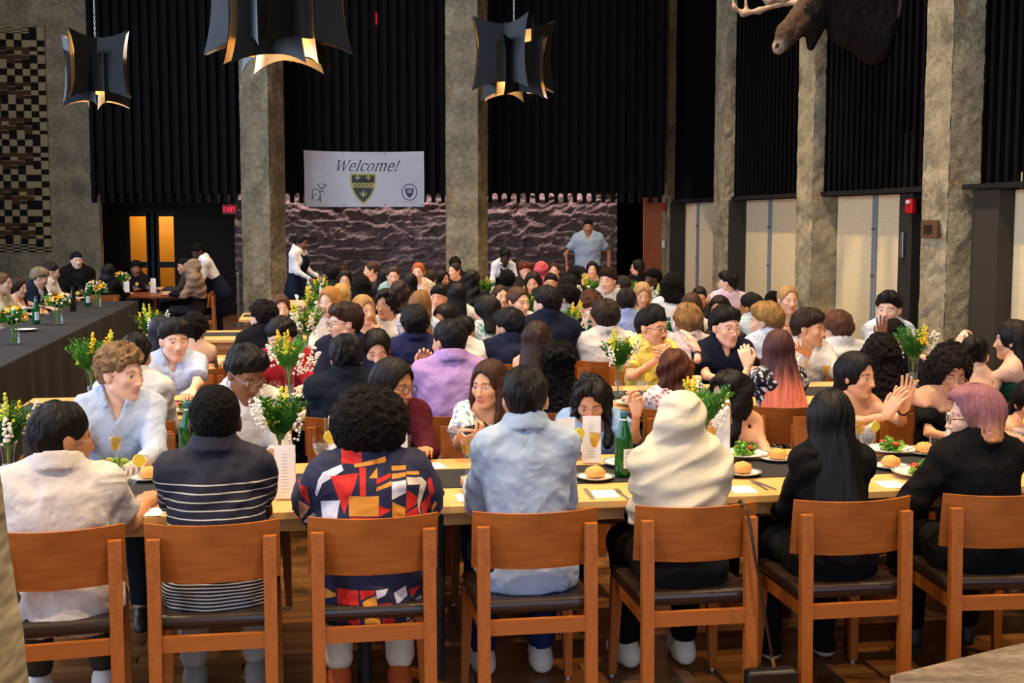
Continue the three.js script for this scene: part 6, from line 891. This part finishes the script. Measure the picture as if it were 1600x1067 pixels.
// eighth row
p(688, 444, 'H', -24, 4, 'thick', '#0d0c0c', S2, 'shirt', '#d8d6d4', 'with heavy black fringe looking left', { hs: 1.06, lean: 8 });
p(781, 445, 'H', 24, 4, 'tied', '#3a271c', S1, 'blouse', '#6a5a56', 'behind the slicked-back brown hair', { fem: 1 });
p(834, 423, 'H', -8, 12, 'long', '#0f0d0d', S2, 'blouse', '#1a181c', 'in dark top with straight dark hair looking down', { fem: 1, locks: 2 });
p(951, 417, 'H', -22, 4, 'curl', '#2b1d16', S1, 'shirt', '#c2c4ca', 'with brown curls facing left at right of centre', { hs: 1.06 });
p(1004, 439, 'H', 8, 20, 'long', '#a98c60', S1, 'blouse', '#cdbfae', 'with blonde hair looking down', { fem: 1, locks: 2, hs: 1.06 });
p(1093, 446, 'H', 10, 20, 'tied', '#17110f', S2, 'blouse', '#3a3636', 'with dark hair tied back looking down at right', { fem: 1 });
p(1140, 422, 'H', -102, 2, 'thick', '#15100f', S1, 'shirt', '#dcc8de', 'in pale pink shirt and glasses in profile', { glasses: 2 });
// ninth row
p(564, 429, 'I', 178, 4, 'curlylong', '#14100f', S2, 'blouse', '#2a2628', 'with long dark curls from behind at left centre', { fem: 1 });
p(640, 426, 'I', 176, 4, 'long', '#0e0c0e', S2, 'blouse', '#1c1c22', 'with straight black hair from behind near the teal top', { fem: 1 });
p(736, 421, 'I', 174, 4, 'wavylong', '#0f0d0d', S2, 'blouse', '#201e22', 'with dark wavy hair below the second column', { fem: 1 });
p(792, 421, 'I', 178, 6, 'curl', '#0e0c0c', S3, 'shirt', '#3c3c42', 'with dark curls just below the leaning server', {});
p(890, 428, 'I', 176, 4, 'short', '#100e0e', S3, 'sweater', '#26262c', 'in dark top behind the grey shirt', {});
p(973, 430, 'I', -122, 4, 'crop', '#3a332e', S2, 'shirt', '#9fb0d0', 'with short greying hair behind the mid blue shirt', {});
// tenth row and beyond
p(539, 421, 'J', -4, 8, 'bob', '#0e0c0d', S1, 'blouse', '#17161a', 'in black with dark fringe and glasses, far left group', { fem: 1, glasses: 1, hairLen: 0.1 });
p(614, 415, 'J', 2, 12, 'tied', '#3a2a1e', S1, 'tee', '#8fb4b8', 'in teal t-shirt with hair tied back', { fem: 1 });
p(654, 410, 'J', -12, 4, 'tied', '#a5562a', S1, 'blouse', '#d8d2c8', 'with red hair and hand at the cheek', { fem: 1, wr: { 1: [0.07, 1.0, 0.22] }, hand: { 1: { dir: [-0.1, 0.95, -0.1], nrm: [0.6, 0, 0.7], curl: 0.4 } } });
p(861, 426, 'J', -2, 4, 'short', '#0f0d0d', S2, 'shirt', '#3a3f4c', 'with glasses and mustache among the far diners', { glasses: 2, mustache: 1 });
p(1022, 419, 'J', -62, 4, 'curl', '#0b0a0a', S5, 'shirt', '#c9cbd0', 'in light shirt left of the big black curls', {});
p(519, 412, 'K', 176, 4, 'thick', '#0c0b0c', S2, 'sweater', '#1c2020', 'in dark top right beside the standing server', {});
p(600, 419, 'K', 176, 4, 'bob', '#0f0b0b', S2, 'blouse', '#241e20', 'with dark bob from behind among the far diners', { fem: 1 });
p(671, 421, 'K', 172, 4, 'short', '#35241a', S1, 'shirt', '#dcd8c0', 'in cream shirt with brown hair from behind', {});
p(688, 421, 17.3, 62, 4, 'long', '#0f0d0e', S2, 'blouse', '#1d1b1f', 'with long black hair in profile facing right', { fem: 1, body: 'A' });
p(845, 408, 'K', 176, 4, 'scarf', '#c2525a', S2, 'sweater', '#3a2a30', 'in coral pink headscarf', { fem: 1, cape: 0.18 });
p(895, 419, 'K', 176, 4, 'curl', '#0d0b0b', S3, 'sweater', '#1e1c20', 'with dark curls in front of the standing man', {});
p(581, 409, 'L', -80, 2, 'tied', '#3f2a1d', S1, 'blouse', '#4a4440', 'with brown hair in profile facing left, far back', { fem: 1 });
p(712, 410, 'L', -45, 4, 'tied', '#2a1c15', S1, 'blouse', '#2a2628', 'facing left in front of the second column', { fem: 1 });
p(821, 408, 'L', 8, 8, 'wavy', '#6a2c16', S1, 'sweater', '#2e2a2e', 'with red hair beside the pink headscarf', {});
p(866, 410, 'L', 0, 4, 'tied', '#3a2418', S1, 'blouse', '#2c282c', 'with centre-parted hair right of the pink headscarf', { fem: 1 });
p(926, 408, 'L', -2, 2, 'long', '#120e0e', S1, 'strap', BK, 'in black strap top before the standing man', { fem: 1 });
p(998, 405, 'L', -85, 2, 'long', '#15110f', S1, 'sweater', '#1a181c', 'in dark sunglasses facing left at the far right', { fem: 1, glasses: 1, shades: 1 });
p(591, 416, 19.7, -20, 4, 'long', '#15100f', S2, 'blouse', '#2a2426', 'with dark hair behind the profile at far left', { fem: 1, body: 'F' });
p(711, 401, 20.0, 178, 0, 'thick', '#0a0909', S3, 'sweater', '#17171b', 'with black hair in front of the column base', { body: 'A' });
p(537, 413, 19.8, 10, 0, 'short', '#3a2a1c', S1, 'shirt', '#4a4a4c', 'with brown hair half hidden beside the server', { body: 'F' });
// head table at left
p(4, 426, 15.6, 62, 4, 'tied', '#6a4a30', S1, 'blouse', '#b9b49c', 'in pale top at the left edge of the head table', { fem: 1, body: 80 });
p(27, 433, 16.3, 62, 8, 'long', '#2a1b14', S1, 'strap', BK, 'in black top at the head table', { fem: 1, body: 80, locks: 1 });
p(58, 416, 17.3, 88, 22, 'wavy', '#8a7a5e', S1, 'blazer', '#161d30', 'in navy blazer at the head table looking down', { body: 82, inner: '#c9d4e4', lean: 14 });
p(78, 409, 18.2, 92, 12, 'short', '#2b211c', S1, 'shirt', '#e6e6e8', 'in white shirt and glasses at the head table', { body: 85, glasses: 1, lean: 12 });
p(119, 393, 19.6, 14, 2, 'short', '#14100e', S1, 'blazer', '#0d0d10', 'in black suit behind the far end of the head table', { body: 20, wide: 1.1 });
p(170, 411, 19.0, 170, 4, 'bob', '#0c0b0c', S2, 'sweater', '#121114', 'in black seated with back turned at the brown table', { fem: 1, body: 175 });
p(212, 406, 20.9, 5, 4, 'thick', '#0c0a0a', S4, 'sweater', '#15131a', 'in dark clothes behind the brown table', { body: 0 });
p(299, 404, 19.2, -110, 4, 'scarf', '#8a7460', S3, 'sweater', '#141216', 'in brown headscarf at the right of the brown table', { fem: 1, body: -80, cape: 0.3 });
p(288, 402, 20.6, -70, 10, 'short', '#100e0e', S2, 'shirt', '#3a3836', 'behind the brown headscarf', { body: -80 });
// standing people
p(468, 366, 19.6, 62, 14, 'bun', '#0c0a0a', S4, 'coat', '#e4e6ea', 'standing in white coat and navy apron holding a jug', { fem: 1, stand: 1, body: 68, apron: 1, lean: 3, wide: 1.12, pants: '#14161e', wr: { 1: [0.14, 1.0, 0.3], 0: [-0.1, 0.98, 0.3] }, jug: 1 });
p(312, 378, 19.6, -62, 30, 'crop', '#0c0a0a', S5, 'coat', '#dcdde2', 'in white shirt and navy apron bending over the brown table', { stand: 1, body: -72, apron: 1, lean: 26, pants: '#12141c', wr: { 1: [0.22, 0.82, 0.42], 0: [-0.22, 0.84, 0.45] } });
p(788, 386, 18.9 + 0.7, 22, 28, 'bun', '#0a0808', S5, 'coat', '#e2e5ee', 'leaning over the far table in white coat and apron', { fem: 1, stand: 1, body: 14, apron: 1, lean: 26, wide: 1.15, pants: '#12141c', openNeck: 1, wr: { 0: [-0.22, 0.8, 0.4], 1: [0.2, 0.8, 0.42] } });
p(919, 343, 21.2, -4, 4, 'crop', '#17110f', S3, 'shirts', '#9db0c8', 'standing at the back in light blue short-sleeved shirt', { stand: 1, body: 4, lean: 0, wide: 1.2, wr: { 1: [0.36, 1.0, -0.02], 0: [-0.34, 1.0, -0.02] }, pole: { 1: [1, 0, -0.3], 0: [-1, 0, -0.3] }, openNeck: 1, pants: '#2a2c34' });
const t0 = Date.now(); const bad = [];
for (const o of ppl) { person(o); if (o.k < 0.82 || o.k > 1.14) bad.push(`${o.px},${o.py} k=${o.k.toFixed(2)} H=${o.H.toFixed(2)}`); }
console.log('people', ppl.length, (Date.now() - t0) / 1000, 's; unusual:', bad.join(' | '));
// things held
{
  const f = ppl.find((o) => o.phone), ph = thing('mobile_phone', 'mobile phone held by the diner in the floral dress', 'phone'); const w = new THREE.Vector3(...f.arms[0].W).add(new THREE.Vector3(0.06, 0.035, 0.06)); f.g.updateMatrixWorld(); ph.position.copy(f.g.localToWorld(w)); ph.rotation.set(0.35, 0.5, 0.05); mk('case', rbox(0.145, 0.009, 0.072, 0.004), std('#c9c9cd', 0.35), ph); mk('screen', box(0.136, 0.001, 0.066, 0, 0.005, 0), std('#16181c', 0.1), ph);
  const w1 = ppl.find((o) => o.jug), j = thing('water_jug', 'clear jug in the hands of the standing server', 'jug'); w1.g.updateMatrixWorld(); j.position.copy(w1.g.localToWorld(new THREE.Vector3(0.03, 0.86, 0.42))); mk('glass_wall', lathe([[0.001, 0.0], [0.055, 0], [0.06, 0.12], [0.045, 0.18], [0.055, 0.2]], 18), M.glass, j); mk('water', lathe([[0.001, 0.005], [0.052, 0.005], [0.056, 0.11], [0.001, 0.11]], 16), M.water, j);
  // handbag on the chair of the cream headscarf
  const h = ppl.find((o) => o.cape === 0.36); h.g.updateMatrixWorld(); const b = thing('handbag', 'black handbag hanging on the chair of the cream headscarf', 'handbag'); b.position.copy(h.g.position); b.rotation.y = h.g.rotation.y;
  mk('strap', tubePts([[-0.165, 0.79, -0.222], [-0.168, 0.822, -0.245], [-0.175, 0.79, -0.30], [-0.20, 0.6, -0.345], [-0.245, 0.36, -0.35], [-0.27, 0.24, -0.34]], 0.006, 30, 6), M.vinyl, b); mk('chain', tubePts([[-0.27, 0.24, -0.34], [-0.28, 0.2, -0.34]], 0.008, 8, 6), std('#c8a860', 0.3, { metalness: 0.9 }), b); mk('bag_body', rbox(0.2, 0.15, 0.07, 0.02, -0.27, 0.12, -0.33), std('#120f10', 0.4), b); mk('flap', rbox(0.19, 0.07, 0.012, 0.005, -0.27, 0.155, -0.37), std('#17120f', 0.4), b);
}
// ---------------------------------------------------------------- mounted moose head
{
  const g = thing('mounted_moose_head', 'mounted brown moose head with pale antlers on the slatted wall', 'animal mount'); const w = R(7.0, 15.15, -0.06); g.position.copy(w); g.rotation.y = Math.atan2(-CT, ST);
  const neck = capsule([0, 4.6, 0.0], [0, 4.62, 0.75], 0.5, 0.25), brisket = capsule([0, 4.25, 0.05], [0, 4.3, 0.42], 0.42, 0.26), jaw = capsule([0, 4.42, 0.88], [0, 4.13, 1.2], 0.15, 0.09), top = capsule([0, 4.52, 0.98], [0, 4.22, 1.24], 0.12, 0.085), muz = capsule([0, 4.2, 1.24], [0, 4.02, 1.31], 0.1, 0.085), bell = capsule([0, 4.3, 0.86], [0, 4.04, 0.9], 0.14, 0.05), lipC = capsule([0, 4.12, 1.16], [0, 4.05, 1.22], 0.06, 0.055);
  const ears = [-1, 1].map((s) => capsule([s * 0.13, 4.58, 0.86], [s * 0.33, 4.66, 0.78], 0.055, 0.03));
  const f = (x, y, z) => { let d = smin(neck(x, y, z), brisket(x, y, z), 0.15); d = smin(d, jaw(x, y, z), 0.08); d = smin(d, top(x, y, z), 0.05); d = smin(d, muz(x, y, z), 0.07); d = smin(d, lipC(x, y, z), 0.05); d = smin(d, bell(x, y, z), 0.06); for (const e of ears) d = smin(d, e(x, y, z), 0.03); const ax = Math.abs(x); d = smax(d, -(Math.hypot((ax - 0.065) * 1.2, y - 4.03, z - 1.375) - 0.03), 0.015); d = smin(d, Math.hypot(ax - 0.115, y - 4.46, z - 1.02) - 0.028, 0.015); d = Math.max(d, 0.012 - z); return d - (Math.abs(d) < 0.06 ? nz(x * 22, y * 14, z * 30) * 0.012 + nz(x * 60, y * 40, z * 70) * 0.006 : 0); };
  const dark = [0.012, 0.009, 0.007], mid = [0.085, 0.055, 0.035], pale = [0.36, 0.31, 0.25];
  const paint = (x, y, z) => { const ax = Math.abs(x); if (Math.hypot((ax - 0.065) * 1.1, y - 4.03, z - 1.36) < 0.035) return [0.012, 0.01, 0.009]; if (Math.hypot(ax - 0.12, y - 4.46, z - 1.03) < 0.026) return [0.005, 0.005, 0.005]; const t = sstep(4.13, 4.03, y) * sstep(1.2, 1.3, z), m = sstep(0.92, 1.12, z + (y - 4.3) * 0.3), n = 1 + nz(x * 25, y * 25, z * 25) * 0.4; return [0, 1, 2].map((i) => { let v = dark[i] + (mid[i] - dark[i]) * m; v += (pale[i] - v) * t; return v * n; }); };
  mk('head_and_neck', surface(f, [-0.6, 3.7, 0], [0.6, 5.2, 1.5], 0.017, paint), WOOLLY, g);
  mk('backing_plaque', new THREE.CylinderGeometry(0.5, 0.52, 0.03, 28).rotateX(Math.PI / 2).translate(0, 4.55, 0.0), std('#20140c', 0.6), g);
  for (const s of [-1, 1]) { const b = [capsule([s * 0.1, 4.57, 0.98], [s * 0.3, 4.62, 1.12], 0.045, 0.036), capsule([s * 0.3, 4.62, 1.12], [s * 0.42, 4.52, 1.42], 0.036, 0.034), capsule([s * 0.42, 4.52, 1.42], [s * 0.44, 4.48, 1.62], 0.034, 0.028), capsule([s * 0.44, 4.48, 1.62], [s * 0.43, 4.56, 1.74], 0.028, 0.02), capsule([s * 0.43, 4.56, 1.74], [s * 0.41, 4.7, 1.78], 0.02, 0.008), capsule([s * 0.44, 4.5, 1.58], [s * 0.43, 4.75, 1.6], 0.028, 0.01), capsule([s * 0.34, 4.6, 1.2], [s * 0.5, 4.8, 1.45], 0.04, 0.03), capsule([s * 0.5, 4.8, 1.45], [s * 0.52, 4.95, 1.55], 0.03, 0.01), capsule([s * 0.3, 4.62, 1.1], [s * 0.7, 4.9, 1.0], 0.05, 0.06), capsule([s * 0.7, 4.9, 1.0], [s * 0.85, 5.2, 0.85], 0.06, 0.02), capsule([s * 0.7, 4.9, 1.0], [s * 0.95, 5.1, 1.1], 0.05, 0.015), capsule([s * 0.7, 4.9, 1.0], [s * 0.65, 5.25, 1.05], 0.05, 0.015)]; mk('antler', surface((x, y, z) => { let d = 9; for (const c of b) d = smin(d, c(x, y, z), 0.05); return d; }, [s > 0 ? 0 : -1.05, 4.4, 0.7], [s > 0 ? 1.05 : 0, 5.35, 1.9], 0.016, (x, y, z) => { const n = 1 + nz(x * 9, y * 9, z * 9) * 0.3; return [0.42 * n, 0.32 * n, 0.22 * n]; }), std('#ffffff', 0.6, { vertexColors: true }), g); }
}
{ let n = 0; scene.traverse((m) => { if (m.isMesh) n += (m.geometry.index ? m.geometry.index.count : m.geometry.attributes.position.count) / 3; }); console.log('triangles', n); const t = {}, seen = new Set(); let un = 0; scene.traverse((m) => { if (m.isMesh) { const c = (m.geometry.index ? m.geometry.index.count : m.geometry.attributes.position.count) / 3; t[m.name] = (t[m.name] || 0) + c; if (!seen.has(m.geometry)) { seen.add(m.geometry); un += c; } } }); console.log('unique', un, Object.entries(t).sort((a, b) => b[1] - a[1]).slice(0, 30).map((e) => e.join(':')).join(' ')); }
renderer.render(scene, camera);
